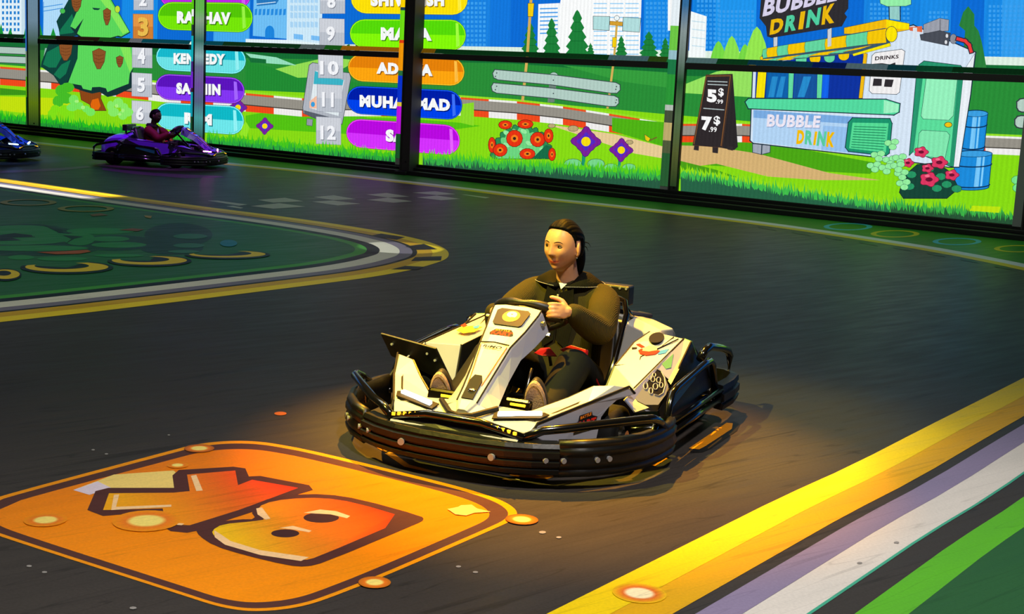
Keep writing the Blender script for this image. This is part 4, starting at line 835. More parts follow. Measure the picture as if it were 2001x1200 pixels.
for i in range(5):
    root = empty('cross_rail', wall_p(lo[i], 1.6)); tag(root, RLAB[i], 'rail', 'cross rails of the wall frame')
    mm = MB(); wbox(mm, lo[i], hi[i], 1.545, 1.625, .04, .10, 1); mm.v = [tuple(Vector(v) - root.location) for v in mm.v]; mm.build('rail_bar', DARK, root, bevel=.004)
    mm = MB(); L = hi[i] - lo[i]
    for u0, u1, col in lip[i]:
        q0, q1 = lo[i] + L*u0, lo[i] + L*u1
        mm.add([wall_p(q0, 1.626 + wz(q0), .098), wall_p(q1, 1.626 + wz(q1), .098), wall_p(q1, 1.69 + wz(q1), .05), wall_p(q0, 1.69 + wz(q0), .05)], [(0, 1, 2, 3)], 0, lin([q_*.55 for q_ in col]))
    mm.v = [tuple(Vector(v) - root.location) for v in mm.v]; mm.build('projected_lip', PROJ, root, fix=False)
mm = MB(); wbox(mm, -14, 34, 0, .06, .0405, .30); wbox(mm, -14, 34, .06, .10, .0405, .16); wbox(mm, -14, 34, .10, .145, .0405, .09)
bb = mm.build('baseboard_back', BLACKRAIL, None, bevel=.006); tag(bb, 'black stepped base rail at the foot of the wall', kind='structure')
# ================================================================== the go-karts
PAINT = mat('white_bodywork', (205, 203, 196), .28, coat=.5, vary=.06, vscale=6); PAINT_SHADED = mat('shaded_white_bodywork', (164, 164, 174), .32, coat=.4)  # second paint: the white with side shade put into its colour
BLK = mat('black_plastic', (16, 16, 17), .42, bump=('noise', 60, .15)); RUB = mat('bumper_rubber', (9, 9, 9), .42, spec=.4, bump=('noise', 25, .4), vary=.3, vscale=14)
TUBE = mat('black_gloss_tube', (10, 10, 11), .16, coat=.6); TYRE = mat('tyre_rubber', (9, 9, 9), .75, spec=.2, bump=('noise', 80, .3)); CHR = mat('bright_metal', (200, 198, 190), .18, 1.0)
SEAT = mat('black_seat', (14, 14, 15), .5); RED = mat('red_belt', (190, 16, 24), .45); GLASS = mat('dark_screen', (24, 20, 11), .4, spec=.3); BOLT = mat('bolt_metal', (150, 150, 150), .5, .3)
LEDW = mat('warm_headlight', (255, 244, 214), .4, emit=(255, 240, 206), estr=5.0); LEDP = mat('pink_headlight', (255, 200, 250), .4, emit=(255, 90, 245), estr=50.0); LEDB = mat('blue_headlight', (220, 235, 255), .4, emit=(120, 170, 255), estr=25.0)
AMB = mat('amber_marker', (250, 190, 40), .4, emit=(250, 190, 40), estr=1.2); REFL = mat('painted_reflection', (255, 230, 150), .4, emit=(255, 232, 150), estr=1.6); REFL_ORG = mat('painted_reflection_orange', (200, 120, 30), .4, emit=(190, 110, 26), estr=.8)
def flat(name, rgb): return mat(name, rgb, .55, spec=.15)
S_RED, S_BLK, S_GRY, S_ORG, S_BLU, S_YEL, S_GRN = flat('sticker_red', (214, 44, 30)), flat('sticker_black', (26, 24, 26)), flat('sticker_grey', (112, 114, 122)), flat('sticker_orange', (240, 130, 30)), flat('sticker_blue', (60, 130, 220)), flat('sticker_yellow', (236, 206, 60)), flat('sticker_green', (96, 150, 110))
S_LAV = flat('sticker_lavender', (150, 146, 176)); S_CRM = flat('sticker_cream', (206, 196, 150)); S_WHT = flat('sticker_white', (238, 238, 234)); S_GRY2 = flat('sticker_pale_grey', (150, 150, 156)); S_NAV = flat('sticker_navy', (44, 52, 84))
KM = Matrix.Translation((KART1[0], KART1[1], 0)) @ Matrix.Rotation(YAW1, 4, 'Z')
KMI = KM.inverted()
def kpix(x, y, P0, P1, P2):
    """pixel of the photograph -> point on the kart-local plane through P0 P1 P2, a hair proud of it"""
    a_, b_, c2 = (KM @ Vector(q) for q in (P0, P1, P2)); n = (b_ - a_).cross(c2 - a_).normalized()
    if n.dot(CAMP - a_) < 0: n = -n
    return KMI @ (at_plane(x, y, a_, n)), (KMI.to_3x3() @ n)
def mir(p): return (p[0], -p[1], p[2])
def kart():
    root = empty('go_kart', (0, 0, 0))
    both = lambda f: (f(1), f(-1))
    # chassis
    mm = MB(); mm.box((-.05, 0, .06), (1.45, .52, .02)); mm.box((.62, 0, .055), (.3, .6, .02)); mm.build('floor_tray', BLK, root, bevel=.006)
    mm = MB()
    for s in (1, -1):
        mm.tube([(-.85, .27*s, .085), (-.2, .3*s, .085), (.3, .3*s, .085), (.78, .22*s, .085)], .016); mm.tube([(-.62, .27*s, .085), (-.62, .44*s, .14)], .02)
    mm.tube([(.3, -.3, .09), (.3, .3, .09)], .016); mm.tube([(-.62, -.5, .14), (-.62, .5, .14)], .022); mm.tube([(.375, -.46, .14), (.375, .46, .14)], .016)
    mm.build('chassis_frame', TUBE, root, smooth=True)
    mm = MB(); mm.box((-.2, .32, .15), (.5, .12, .14)); mm.build('battery_box', BLK, root, bevel=.012); mm = MB(); mm.box((-.2, -.32, .15), (.5, .12, .14)); mm.build('battery_box', BLK, root, bevel=.012)
    # front bumper: ribbed bow in three pieces
    bow = [(.955, 0), (.952, .12), (.935, .24), (.90, .34), (.85, .43), (.77, .53), (.67, .61), (.55, .665), (.42, .69), (.30, .695), (.22, .68)]
    full = [(u, -v) for u, v in bow[:0:-1]] + bow
    prof = [(-.05, .07), (.0, .062), (.022, .07), (.028, .088), (.016, .094), (.016, .099), (.03, .104), (.032, .12), (.018, .126), (.018, .131), (.03, .136), (.03, .158), (.016, .163), (.016, .168), (.022, .174), (.012, .19), (-.03, .195), (-.05, .185)]
    def bowloft(i0, i1, k=1.0, dz=0, grow=0):
        pts = full[i0:i1 + 1]; rings = []
        for j, (u, v) in enumerate(pts):
            i = i0 + j; a_, b_ = full[max(0, i - 1)], full[min(len(full) - 1, i + 1)]; t = Vector((b_[0] - a_[0], b_[1] - a_[1], 0)).normalized(); n = Vector((t.y, -t.x, 0))
            if n.x < 0 and abs(v) < .5: n = -n
            if abs(v) >= .5 and n.y*v < 0: n = -n
            rings.append([Vector((u, v, 0)) + n*(pu*k + grow) + Vector((0, 0, z + dz*(1 if z > .12 else -.4))) for pu, z in prof])
        return rings
    N = len(full); mid = N//2
    mm = MB(); mm.loft(bowloft(mid - 4, mid + 4)); fb = mm.build('front_bumper', RUB, root, smooth=False)
    mm = MB()
    for s in (1, -1):
        u, v = (.952, .20*s); mm = MB(); mm.cyl((u + .022, v, .128), (1, -.15*s, 0), .014, .012, 14); mm.build('bumper_bolt', BOLT, fb)
    for s in (1, -1):
        i0, i1 = (mid + 4, N - 1) if s > 0 else (0, mid - 4)
        mm = MB(); mm.loft(bowloft(i0, i1, .55, .012, .012)); cb = mm.build('corner_bumper', RUB, root, smooth=True); 
        mm = MB()
        for u, v in ((.882, .375), (.846, .436), (.756, .542), (.712, .576)):
            n = Vector((.6, .8*s, 0)).normalized(); p_ = Vector((u, v*s, .128)) + n*.026; mm = MB(); mm.cyl(p_, n, .011, .016, 10); mm.build('bumper_bolt', BOLT, cb)
    mm = MB(); mm.tube([(.90, -.30, .205), (.915, -.12, .242), (.915, .12, .242), (.90, .30, .205)], .017); gb = mm.build('guard_bar', TUBE, root, smooth=True)
    for s in (1, -1):
        mm = MB(); mm.tube([(.895, .285*s, .198), (.85, .36*s, .232), (.80, .43*s, .240), (.56, .665*s, .262), (.50, .69*s, .256), (.44, .70*s, .235), (.36, .70*s, .19)], .018); mm.build('guard_bar', TUBE, root, smooth=True)
        mm = MB()
        for q in range(6):
            f = q/5; mm = MB(); mm.box((.918, (.14 + f*.13)*s, .243 - f*.022), (.008, .014, .012), rz=-.3*s); mm.build('marker_light', AMB, gb)
        mm = MB(); mm.tube([(.885, .28*s, .20), (.90, .27*s, .14)], .014); mm.build('guard_strut', TUBE, root, smooth=True); mm = MB(); mm.tube([(.45, .69*s, .22), (.46, .66*s, .12)], .014); mm.build('guard_strut', TUBE, root, smooth=True)
    # front fairing
    def F(v): return [Vector(q) for q in v]
    mm = MB()
    for s in (1, -1):
        q = lambda *a: [(x, y*s, z) for x, y, z in a]
        mm.add(q((.875, 0, .222), (.88, .12, .222), (.862, .30, .214), (.824, .32, .249), (.68, .225, .255), (.72, 0, .272)), [(0, 1, 2, 3, 4, 5)])
    mm.build('front_deck', PAINT, root, solid=.008, bevel=.003)
    for s in (1, -1):
        q = lambda *a: [(x, y*s, z) for x, y, z in a]
        mm = MB(); mm.add(q((.68, .225, .255), (.824, .32, .249), (.605, .442, .303), (.565, .345, .308), (.395, .542, .347), (.455, .50, .358), (.485, .424, .353)), [(0, 1, 2, 3), (3, 2, 6), (6, 2, 4, 5)])
        fe = mm.build('front_fender', PAINT, root, solid=.008, bevel=.003)
        mm = MB(); mm.add(q((.852, .307, .172), (.824, .322, .247), (.605, .444, .301), (.395, .544, .345), (.361, .56, .312), (.449, .514, .298), (.49, .494, .272), (.52, .477, .236), (.538, .468, .148), (.698, .39, .155)), [tuple(range(10))])
        mm.build('fender_side', PAINT_SHADED, fe, solid=.006)
        mm = MB(); mm.add(q((.68, .22, .253), (.565, .342, .306), (.485, .421, .351), (.455, .497, .356), (.45, .47, .14), (.50, .40, .10), (.60, .33, .10), (.68, .22, .10)), [(0, 1, 6, 7), (1, 2, 5, 6), (2, 3, 4, 5)]); mm.build('fender_lining', BLK, fe, solid=.006)
        # black line along the fender shoulder and the brown stripe on top
        mm = MB(); mm.tube(q((.86, .315, .215), (.824, .324, .251), (.605, .446, .306), (.395, .546, .350), (.361, .561, .316)), .005, 6); mm.build('shoulder_line', S_BLK, fe)
        mm = MB(); mm.add(q((.725, .335, .2705), (.705, .355, .2755), (.42, .512, .3465), (.435, .495, .3475)), [(0, 1, 2, 3)]); mm.build('stripe', S_BLK, fe, solid=.001)
        # headlight
        mm = MB(); mm.prism(q((.846, .135, .243), (.800, .125, .256), (.735, .315, .270), (.755, .345, .270), (.800, .325, .262)), (0, 0, .005)); hb = mm.build('headlight_bezel', S_BLK, root)
        mm = MB(); mm.prism(q((.832, .152, .2535), (.815, .148, .259), (.756, .311, .2725), (.771, .321, .2695)), (0, 0, .014)); mm.build('headlight_strip', LEDW, hb, bevel=.003)
    mm = MB(); mm.add([(.895, -.285, .196), (.908, -.12, .228), (.908, .12, .228), (.895, .285, .196), (.93, .28, .175), (.955, 0, .18), (.93, -.28, .175)], [(0, 1, 2, 3, 4, 5, 6)]); fp = mm.build('front_grille', BLK, root, solid=.006)
    for s in (1, -1):
        mm = MB(); mm.add([(.912, .285*s, .199), (.925, .12*s, .196), (.94, .2*s, .188), (.935, .28*s, .181)], [(0, 1, 2, 3)]); mm.build('grille_patch', PAINT_SHADED, fp, solid=.003)
    # nose column
    st = [(.318, .604, .100, .120, .060, .02), (.338, .611, .108, .134, .085, .0), (.365, .592, .106, .136, .098, 0), (.455, .533, .088, .120, .085, 0), (.557, .480, .068, .102, .074, 0), (.66, .395, .054, .098, .066, 0), (.74, .333, .046, .106, .06, 0), (.80, .290, .042, .116, .05, 0), (.845, .260, .022, .062, .03, 0)]
    rings = []
    for i, (u, z, wt, wb, d, dz) in enumerate(st):
        a_ = st[max(0, i - 1)]; b_ = st[min(len(st) - 1, i + 1)]; t = Vector((b_[0] - a_[0], 0, b_[1] - a_[1])).normalized(); n = Vector((-t.z, 0, t.x))
        if n.z < 0: n = -n
        c = Vector((u, 0, z)); Y = Vector((0, 1, 0)); bx = .004
        rings.append([c + Y*wt*.55 + n*.006, c + Y*wt - n*.001, c + Y*(wt + .004) - n*.010, c + Y*wb - n*d, c - Y*wb - n*d, c - Y*(wt + .004) - n*.010, c - Y*wt - n*.001, c - Y*wt*.55 + n*.006])
    mm = MB(); mm.loft(rings); nose = mm.build('nose_column', PAINT, root, bevel=.003)
    sd = MB()
    for s in (1, -1):
        sq = []
        for i, (u, z, wt, wb, d, dz) in enumerate(st[1:8]):
            a_ = st[i]; b_ = st[i + 2]; t = Vector((b_[0] - a_[0], 0, b_[1] - a_[1])).normalized(); n = Vector((-t.z, 0, t.x)); n = -n if n.z < 0 else n
            c = Vector((u, 0, z)); sq.append((c + Vector((0, s*(wt + .0075), 0)) - n*.013, c + Vector((0, s*(wb + .0025), 0)) - n*(d - .004)))
        for i in range(len(sq) - 1): sd.add([sq[i][0], sq[i + 1][0], sq[i + 1][1], sq[i][1]], [(0, 1, 2, 3)])
    sd.build('nose_side_panel', PAINT_SHADED, nose)
    ln = MB()
    for s in (1, -1):
        ln.tube([Vector((u, s*(wt + .003), z - .001)) for u, z, wt, wb, d, dz in st[1:8]], .0035, 6)
    ln.tube([(.558, -.066, .488), (.560, 0, .494), (.558, .066, .488)], .003, 6)
    ln.build('panel_seam', S_BLK, nose)
    # nose trim at the foot, vent, screws
    mm = MB(); mm.tube([(.775, -.128, .272), (.853, -.05, .247), (.866, 0, .242), (.853, .05, .247), (.775, .128, .272)], .012, 8); mm.build('nose_trim', S_BLK, nose)
    mm = MB(); mm.prism([(.700, -.016, .376), (.700, .016, .376), (.722, .028, .357), (.80, .026, .298), (.80, -.026, .298), (.722, -.028, .357)], (.003, 0, .004)); mm.build('nose_vent', S_BLK, nose)
    mm = MB(); mm.ell((.765, .004, .328), (.012, .02, .008)); mm.build('vent_knob', CHR, nose, smooth=True)
    mm = MB(); mm.cyl((.355, .130, .558), (.1, 1, 0), .012, .014, 12); mm.build('nose_screw', CHR, nose); mm = MB(); mm.cyl((.355, -.130, .558), (.1, -1, 0), .012, .014, 12); mm.build('nose_screw', CHR, nose)
    for s in (1, -1):
        mm = MB(); mm.tube([(.566, .060*s, .4795), (.62, .050*s, .436), (.70, .036*s, .371), (.735, .031*s, .3445)], .0022, 6); mm.build('nose_stripe', S_ORG, nose)
    # screen on the column: plane of the column face
    S0, S1, S2 = Vector((.36, 0, .599)), Vector((.455, 0, .538)), Vector((.36, .1, .606)); e1 = (S1 - S0).normalized(); e2 = Vector((0, 1, 0)); nn = e2.cross(e1); nn = -nn if nn.z < 0 else nn
    on = lambda v, t, h: S0 + e1*t + e2*v + nn*h
    def plate(name, pts, h, th, m_, par, bev=0): 
        q = MB(); q.prism([on(v, t, h) for v, t in pts], nn*th); return q.build(name, m_, par, bevel=bev)
    scr = plate('display_screen', [(-.062, .0), (.062, .0), (.078, .014), (.068, .092), (.056, .104), (-.056, .104), (-.068, .092), (-.078, .014)], .0055, .003, GLASS, nose, .002)
    plate('reflection_glow', [(.040*math.cos(R(a_)), .046 + .036*math.sin(R(a_))) for a_ in range(0, 360, 20)], .0088, .0006, REFL_ORG, scr)  # projector light reflected in the glass, put in as glowing shapes
    vs, fs = glyphs('9', .06); mg = MB(); mg.add([on(-.024 + .048*u, .076 - .06*v, .0098) for u, v in vs], fs); mg.build('reflection_figure', REFL, scr, fix=False)
    # lettering on the column
    def words_on(txt, m_, v0, v1, t0, t1, h, par, name, bold=.04, skew=0):
        vs, fs = glyphs(txt, bold); g_ = MB(); g_.add([on(v0 + (v1 - v0)*u + skew*w_, t1 + (t0 - t1)*w_, h) for u, w_ in vs for _ in (0,)], fs); return g_.build(name, m_, par, fix=False)
    lg = plate('logo_plate', [(-.044, .142), (-.036, .132), (.034, .128), (.048, .142), (.054, .156), (.046, .168), (-.05, .169), (-.054, .156)], .0062, .0012, S_BLK, nose)
    words_on('BATTLE', S_ORG, -.034, .032, .131, .142, .0078, lg, 'logo_lettering')
    words_on('KART', S_RED, -.046, .048, .143, .166, .0078, lg, 'logo_lettering', .06)
    on0 = on; T0_, T1_ = Vector((.557, 0, .490)), Vector((.66, 0, .404)); f1 = (T1_ - T0_).normalized(); n2 = Vector((0, 1, 0)).cross(f1); n2 = -n2 if n2.z < 0 else n2
    on = lambda v, t, h: T0_ + f1*t + e2*v + n2*h
    vs, fs = glyphs('RiMO', .03); g_ = MB(); g_.add([on(-.042 + .084*u + .006*w_, .034 - .013*w_, .0085) for u, w_ in vs], fs); g_.build('maker_lettering', S_BLK, nose, fix=False)
    # steering
    mm = MB(); mm.tube([(.16, 0, .55), (.42, 0, .30), (.66, 0, .12)], .013); mm.build('steering_shaft', TUBE, root, smooth=True)
    C = Vector((.195, 0, .552)); ax = Vector((-.62, 0, .78)).normalized(); up_ = Vector((.78, 0, .62)); Y = Vector((0, 1, 0))
    rim = []
    for q in range(28):
        t = 2*math.pi*q/28; r_ = 1 + .06*math.cos(4*t); rim.append(C + Y*(.158*r_*math.cos(t)) + up_*(.112*r_*math.sin(t)) + ax*(.012*abs(math.cos(t))))
    mm = MB(); mm.tube(rim, [.012 + .013*max(0, math.sin(2*2*math.pi*q/28)*(1 if q < 7 else -1 if q < 14 else .3)) for q in range(28)], 10, True); sw = mm.build('steering_wheel', BLK, root, smooth=True)
    mm = MB(); mm.box(C, (.13, .15, .03), ry=-R(38)); mm.tube([C - Y*.15, C + Y*.15], .014); mm.tube([C, C - up_*.1], .014); mm.build('wheel_hub', BLK, sw, bevel=.006)
    mm = MB(); mm.box(C + Y*.02 - up_*.03 + ax*.0 + Vector((.05, .06, -.05)), (.02, .06, .02), ry=-R(38)); mm.build('wheel_button', CHR, sw, bevel=.004)
    # pedals and foot rests
    for s, u in ((1, .655), (-1, .69)):
        mm = MB(); mm.box((u, .15*s - .005, .258), (.04, .155, .072), ry=R(-18)); pd = mm.build('pedal', mat('pedal_metal', (44, 38, 28), .2, .9) if s > 0 else bpy.data.materials['pedal_metal'], root, bevel=.014)
        mm = MB(); mm.tube([(u - .01, .15*s, .21), (u + .06, .15*s, .08)], .011); mm.build('pedal_arm', CHR, pd, smooth=True)
        mm = MB(); mm.box((u + .02, .15*s + .02, .272), (.006, .07, .012), ry=R(-18)); mm.build('pedal_mark', S_YEL, pd, bevel=.003)
    mm = MB(); mm.tube([(.42, .07, .16), (.36, .09, .36)], .007); mm.build('tie_rod', CHR, root, smooth=True); mm = MB(); mm.tube([(.5, -.1, .14), (.46, -.08, .3)], .007); mm.build('tie_rod', CHR, root, smooth=True)
    # side pods
    for s in (1, -1):
        q = lambda *a: [(x, y*s, z) for x, y, z in a]
        A_, B_, C_, D_, E_, F_, G_, H_, I_, J_ = ((.17, .35, .235), (.08, .365, .358), (-.25, .335, .408), (-.47, .335, .425), (.25, .52, .312), (-.455, .505, .412), (-.41, .555, .412), (.40, .58, .248), (.15, .60, .205), (.42, .54, .298))
        if s < 0: A_, B_, E_ = (.19, .36, .20), (.13, .365, .366), (.23, .50, .378)
        X_, Y_ = (-.60, .50, .36), (-.60, .34, .39)
        mm = MB(); mm.add(q(A_, B_, C_, D_, E_, F_, X_, Y_), [(0, 1, 4), (1, 2, 5, 4), (2, 3, 5), (3, 7, 6, 5)]); pod = mm.build('side_pod', PAINT, root, solid=.008, bevel=.003)
        K2 = (-.46, .57, .34)
        mm = MB(); mm.add(q(E_, F_, G_, I_, H_, J_), [tuple(range(6))]); so = mm.build('pod_side', PAINT_SHADED, pod, solid=.006)
        mm = MB(); mm.add(q(G_, K2, (-.50, .52, .30), X_, F_), [(0, 1, 2, 3, 4)]); mm.build('pod_tail', S_GRN, pod, solid=.006)
        mm = MB(); mm.add(q(A_, B_, C_, D_, Y_, (-.60, .33, .1), (.17, .33, .1)), [tuple(range(7))]); mm.build('pod_lining', BLK, pod, solid=.006)
        mm = MB(); mm.add(q((-.41, .552, .405), (.15, .597, .2), (.10, .60, .12), (-.52, .60, .12), (-.56, .57, .30)), [tuple(range(5))]); mm.build('pod_skirt', BLK, pod, solid=.008)
        mm = MB(); mm.tube(q(E_, F_), .005, 6); mm.tube(q((.20, .425, .285), (.06, .46, .336), (-.10, .42, .375), (-.42, .49, .415)), .003, 6); mm.tube(q(B_, (-.05, .44, .358), (-.44, .46, .4165)), .003, 6); mm.tube(q(G_, I_), .005, 6); mm.build('pod_seam', S_BLK, pod)
        # air intake
        mm = MB(); e = []
        for k in range(16):
            t = R(k*22.5); e.append((-.37 + .10*math.cos(t), .40 + .035*math.sin(t) + .02*math.cos(t), .4165 + .006*math.cos(t + 3.1)))
        mm.prism(q(*e), (0, 0, .003)); mm.build('air_intake', S_BLK, pod)
        # stickers on the top: plain colour patches
        def top(u, v): 
            return (u, v*s, .3665 - .083*(u - .0)*1.0 + .003 - max(0, v - .42)*.12)
        def patch(par, name, pts, m_, lift=.0):
            g_ = MB(); g_.add([Vector(p_) + Vector((0, 0, lift)) for p_ in pts], [tuple(range(len(pts)))]); return g_.build(name, m_, par, solid=.0015)
        if s > 0:
            P = lambda x, y: (lambda r_: r_[0] + r_[1]*.003)(kpix(x, y, B_, C_, E_))
            P2 = lambda x, y: (lambda r_: r_[0] + r_[1]*.003)(kpix(x, y, E_, F_, H_))
            P3 = lambda x, y: (lambda r_: r_[0] + r_[1]*.004)(kpix(x, y, E_, F_, H_))
            z3 = lambda pts, f_: [f_(1150 + a_/4, 560 + b_/4) for a_, b_ in pts]
            patch(pod, 'pod_graphic', z3([(388, 505), (410, 492), (520, 495), (560, 510), (520, 535), (450, 545), (400, 530)], P), S_RED)
            patch(pod, 'pod_graphic', z3([(425, 492), (470, 470), (530, 480), (535, 505), (470, 515), (420, 510)], P), S_CRM, .001)
            patch(pod, 'pod_graphic', z3([(372, 455), (400, 450), (440, 475), (410, 480)], P), S_RED); patch(pod, 'pod_graphic', z3([(338, 480), (380, 478), (376, 490), (340, 492)], P), S_BLK)
            patch(pod, 'pod_graphic', z3([(560, 505), (630, 490), (600, 525), (540, 535)], P), S_BLU)
            patch(so, 'side_graphic', z3([(735, 425), (560, 600), (520, 640), (590, 700), (640, 740), (690, 640), (780, 470)], P2), S_LAV)
            patch(so, 'side_graphic', z3([(740, 430), (812, 452), (640, 770), (618, 740), (735, 520)], P3), S_CRM); patch(so, 'side_graphic', z3([(570, 610), (660, 530), (640, 640), (600, 650)], P3), S_GRN)
            patch(so, 'side_graphic', z3([(350, 860), (440, 740), (480, 690), (540, 640), (590, 700), (620, 790), (600, 850), (540, 930), (440, 930), (380, 900)], P2), S_GRY)
            patch(so, 'side_graphic', z3([(270, 890), (330, 830), (350, 860), (380, 905), (440, 935), (470, 950), (365, 985)], P2), S_CRM)
            # engine drawn in the round emblem
            em = patch(so, 'side_emblem', z3([(530, 650), (560, 670), (585, 720), (592, 780), (575, 840), (540, 862), (510, 850), (470, 800), (450, 740), (480, 690)], P3), S_BLK, .001)
            mm = MB(); PE = lambda x, y: (lambda r_: r_[0] + r_[1]*.0075)(kpix(1150 + x/4, 560 + y/4, E_, F_, H_))
            mm.tube([PE(*p_) for p_ in ((525, 652), (560, 672), (586, 722), (592, 780), (574, 842), (540, 862), (508, 852))], .0025, 6)
            for cx, cy, rx, ry in ((438, 785, 16, 28), (480, 825, 14, 24), (495, 735, 16, 20), (515, 790, 18, 24), (540, 740, 16, 22), (560, 780, 14, 20), (470, 720, 14, 18), (505, 700, 12, 16)):
                mm.tube([PE(cx + rx*math.cos(t), cy + ry*math.sin(t)) for t in (2*math.pi*k/12 for k in range(12))], .0024, 5, True)
            mm.build('emblem_drawing', S_GRY2, so); 
            mm = MB()
            for cx, cy in ((438, 785), (480, 825), (495, 735), (515, 790)): mm = MB(); mm.add([PE(cx + 10*math.cos(t), cy + 16*math.sin(t)) for t in (2*math.pi*k/10 for k in range(10))], [tuple(range(10))]); mm.build('emblem_fill', S_BLK, so)
        else:
            # swoosh patches on the far pod
            PR = lambda x, y: (lambda r_: r_[0] + r_[1]*.003)(kpix(x, y, mir(B_), mir(C_), mir(E_)))
            patch(pod, 'pod_graphic', [PR(660 + a_/3.75, 600 + b_/3.75) for a_, b_ in ((870, 175), (900, 150), (1000, 140), (1060, 150), (1000, 185), (920, 195))], S_YEL); patch(pod, 'pod_graphic', [PR(660 + a_/3.75, 600 + b_/3.75) for a_, b_ in ((900, 140), (930, 125), (950, 140), (920, 155))], S_RED, .001)
            patch(pod, 'pod_graphic', [PR(660 + a_/3.75, 600 + b_/3.75) for a_, b_ in ((990, 150), (1040, 138), (1030, 160), (1000, 165))], S_BLU, .001)
            mm = MB(); mm.add([(.345, -.66, .422), (.36, -.37, .392), (.295, -.305, .218), (.30, -.625, .315)], [(0, 1, 2, 3)]); sp_ = mm.build('splash_plate', BLK, root, solid=.012, bevel=.004)
            mm = MB()
            for v_, z_ in ((-.60, .375), (-.42, .355), (-.38, .33)): mm = MB(); mm.cyl((.352, v_, z_), (1, 0, .2), .006, .01, 8); mm.build('plate_screw', BOLT, sp_)
    # logo on the fender side
    e3 = Vector((-.888, .459, 0)); nrm = Vector((-e3.y*-1, 0, 0)); nrm = Vector((.459, .888, 0))
    on3 = lambda t, z, h: Vector((.647, .4125, .0)) + e3*t + Vector((0, 0, z)) + nrm*h
    def side_word(txt, m_, t0, t1, z0, z1, h, par, name, bold): 
        vs, fs = glyphs(txt, bold); g_ = MB(); g_.add([on3(t0 + (t1 - t0)*u, z0 + (z1 - z0)*w_ + .012*u, h) for u, w_ in vs], fs); return g_.build(name, m_, par, fix=False)
    mm = MB(); mm.prism([on3(t, z, .009) for t, z in ((-.01, .19), (.10, .205), (.112, .245), (.085, .252), (.08, .268), (.015, .258), (.01, .235), (-.008, .228))], nrm*.001); sl_ = mm.build('side_logo', S_BLK, root)
    side_word('BATTLE', S_ORG, .018, .076, .242, .255, .012, sl_, 'logo_lettering', .05); side_word('KART', S_RED, -.004, .104, .198, .232, .012, sl_, 'logo_lettering', .06)
    # rear deck, engine cover
    mm = MB(); rr = []
    for u, dz, k in ((-.50, -.02, .9), (-.56, .0, 1), (-.74, -.02, 1), (-.84, -.06, .95), (-.92, -.14, .85)):
        rr.append([(u, v*k, z + dz) for v, z in ((-.38, .18), (-.36, .42), (-.22, .465), (-.06, .48), (.06, .48), (.22, .465), (.36, .42), (.38, .18))])
    mm.loft(rr); dk_ = mm.build('rear_cowl', PAINT, root, bevel=.006)
    mm = MB(); mm.tube([(-.6, .1, .482), (-.66, .2, .466), (-.74, .24, .45), (-.8, .16, .445)], .012, 6, ell=1.0); mm.build('cowl_graphic', S_NAV, dk_, smooth=True)
    mm = MB(); mm.add([(-.62, .02, .4805), (-.62, .16, .472), (-.72, .18, .462), (-.72, .04, .475)], [(0, 1, 2, 3)]); mm.build('cowl_graphic', S_YEL, dk_, solid=.0015)
    # wheels
    for u, v, r_, w_, nm in ((.375, .47, .128, .11, 'front_wheel'), (.375, -.47, .128, .11, 'front_wheel'), (-.62, .50, .142, .17, 'rear_wheel'), (-.62, -.50, .142, .17, 'rear_wheel')):
        def lathe(pf): 
            return [[(u + rr_*math.sin(t), v + y, r_ + rr_*math.cos(t)) for y, rr_ in pf] for t in (2*math.pi*k/28 for k in range(28))]
        mm = MB(); mm.loft(lathe([(-w_/2, r_*.52), (-w_/2, r_*.8), (-w_*.42, r_*.95), (-w_*.3, r_), (w_*.3, r_), (w_*.42, r_*.95), (w_/2, r_*.8), (w_/2, r_*.52)]), closed=True); wl = mm.build(nm, TYRE, root, smooth=True)
        sg_ = 1 if v > 0 else -1
        mm = MB(); mm.loft(lathe([(-w_/2 + .01, r_*.5), (w_/2 - .01, r_*.52), (w_/2 - .01, r_*.40), (.01*sg_, r_*.3), (-w_/2 + .01, r_*.40)]), closed=True); mm.cyl((u, v + sg_*w_*.3, r_), (0, 1, 0), r_*.22, w_*.7, 14); mm.build('wheel_rim', CHR, wl, smooth=False)
    for s in (1, -1):
        mm = MB(); mm.box((.375, .39*s, .14), (.05, .06, .12)); mm.tube([(.375, .3*s, .14), (.375, .45*s, .14)], .02); mm.build('steering_knuckle', CHR, root, bevel=.006)
    # side bars
    for s in (1, -1):
        q = lambda *a: [(x, y*s, z) for x, y, z in a]
        mm = MB(); mm.tube(q((.22, .66, .13), (.20, .66, .22), (.16, .66, .29), (.10, .66, .305), (-.30, .655, .335), (-.40, .655, .335), (-.45, .655, .31), (-.53, .655, .15)), .017); sb = mm.build('side_guard', TUBE, root, smooth=True)
        mm = MB(); mm.tube(q((.24, .675, .13), (-.56, .675, .13)), .016); mm.tube(q((.22, .675, .175), (-.56, .675, .175)), .014); mm.tube(q((.20, .66, .15), (.20, .36, .09)), .014); mm.tube(q((-.48, .66, .15), (-.48, .3, .09)), .014); mm.build('side_rail', TUBE, sb, smooth=True)
        mm = MB(); mm.add(q((.12, .635, .285), (-.32, .63, .315), (-.44, .63, .29), (-.50, .635, .19), (.17, .64, .185)), [tuple(range(5))]); pn = mm.build('guard_plate', BLK, sb, solid=.006)
        mm = MB(); mm.add(q((.10, .648, .27), (-.20, .645, .318), (-.215, .645, .285), (.10, .648, .22)), [(0, 1, 2, 3)]); mm.build('guard_sticker', S_BLU, pn, solid=.002)
        # rear hoop
        mm = MB(); mm.tube(q((-.42, .60, .33), (-.46, .61, .37), (-.54, .61, .375), (-.74, .61, .335), (-.86, .61, .305), (-.905, .61, .27), (-.91, .61, .13)), .019); mm.build('rear_hoop', TUBE, root, smooth=True)
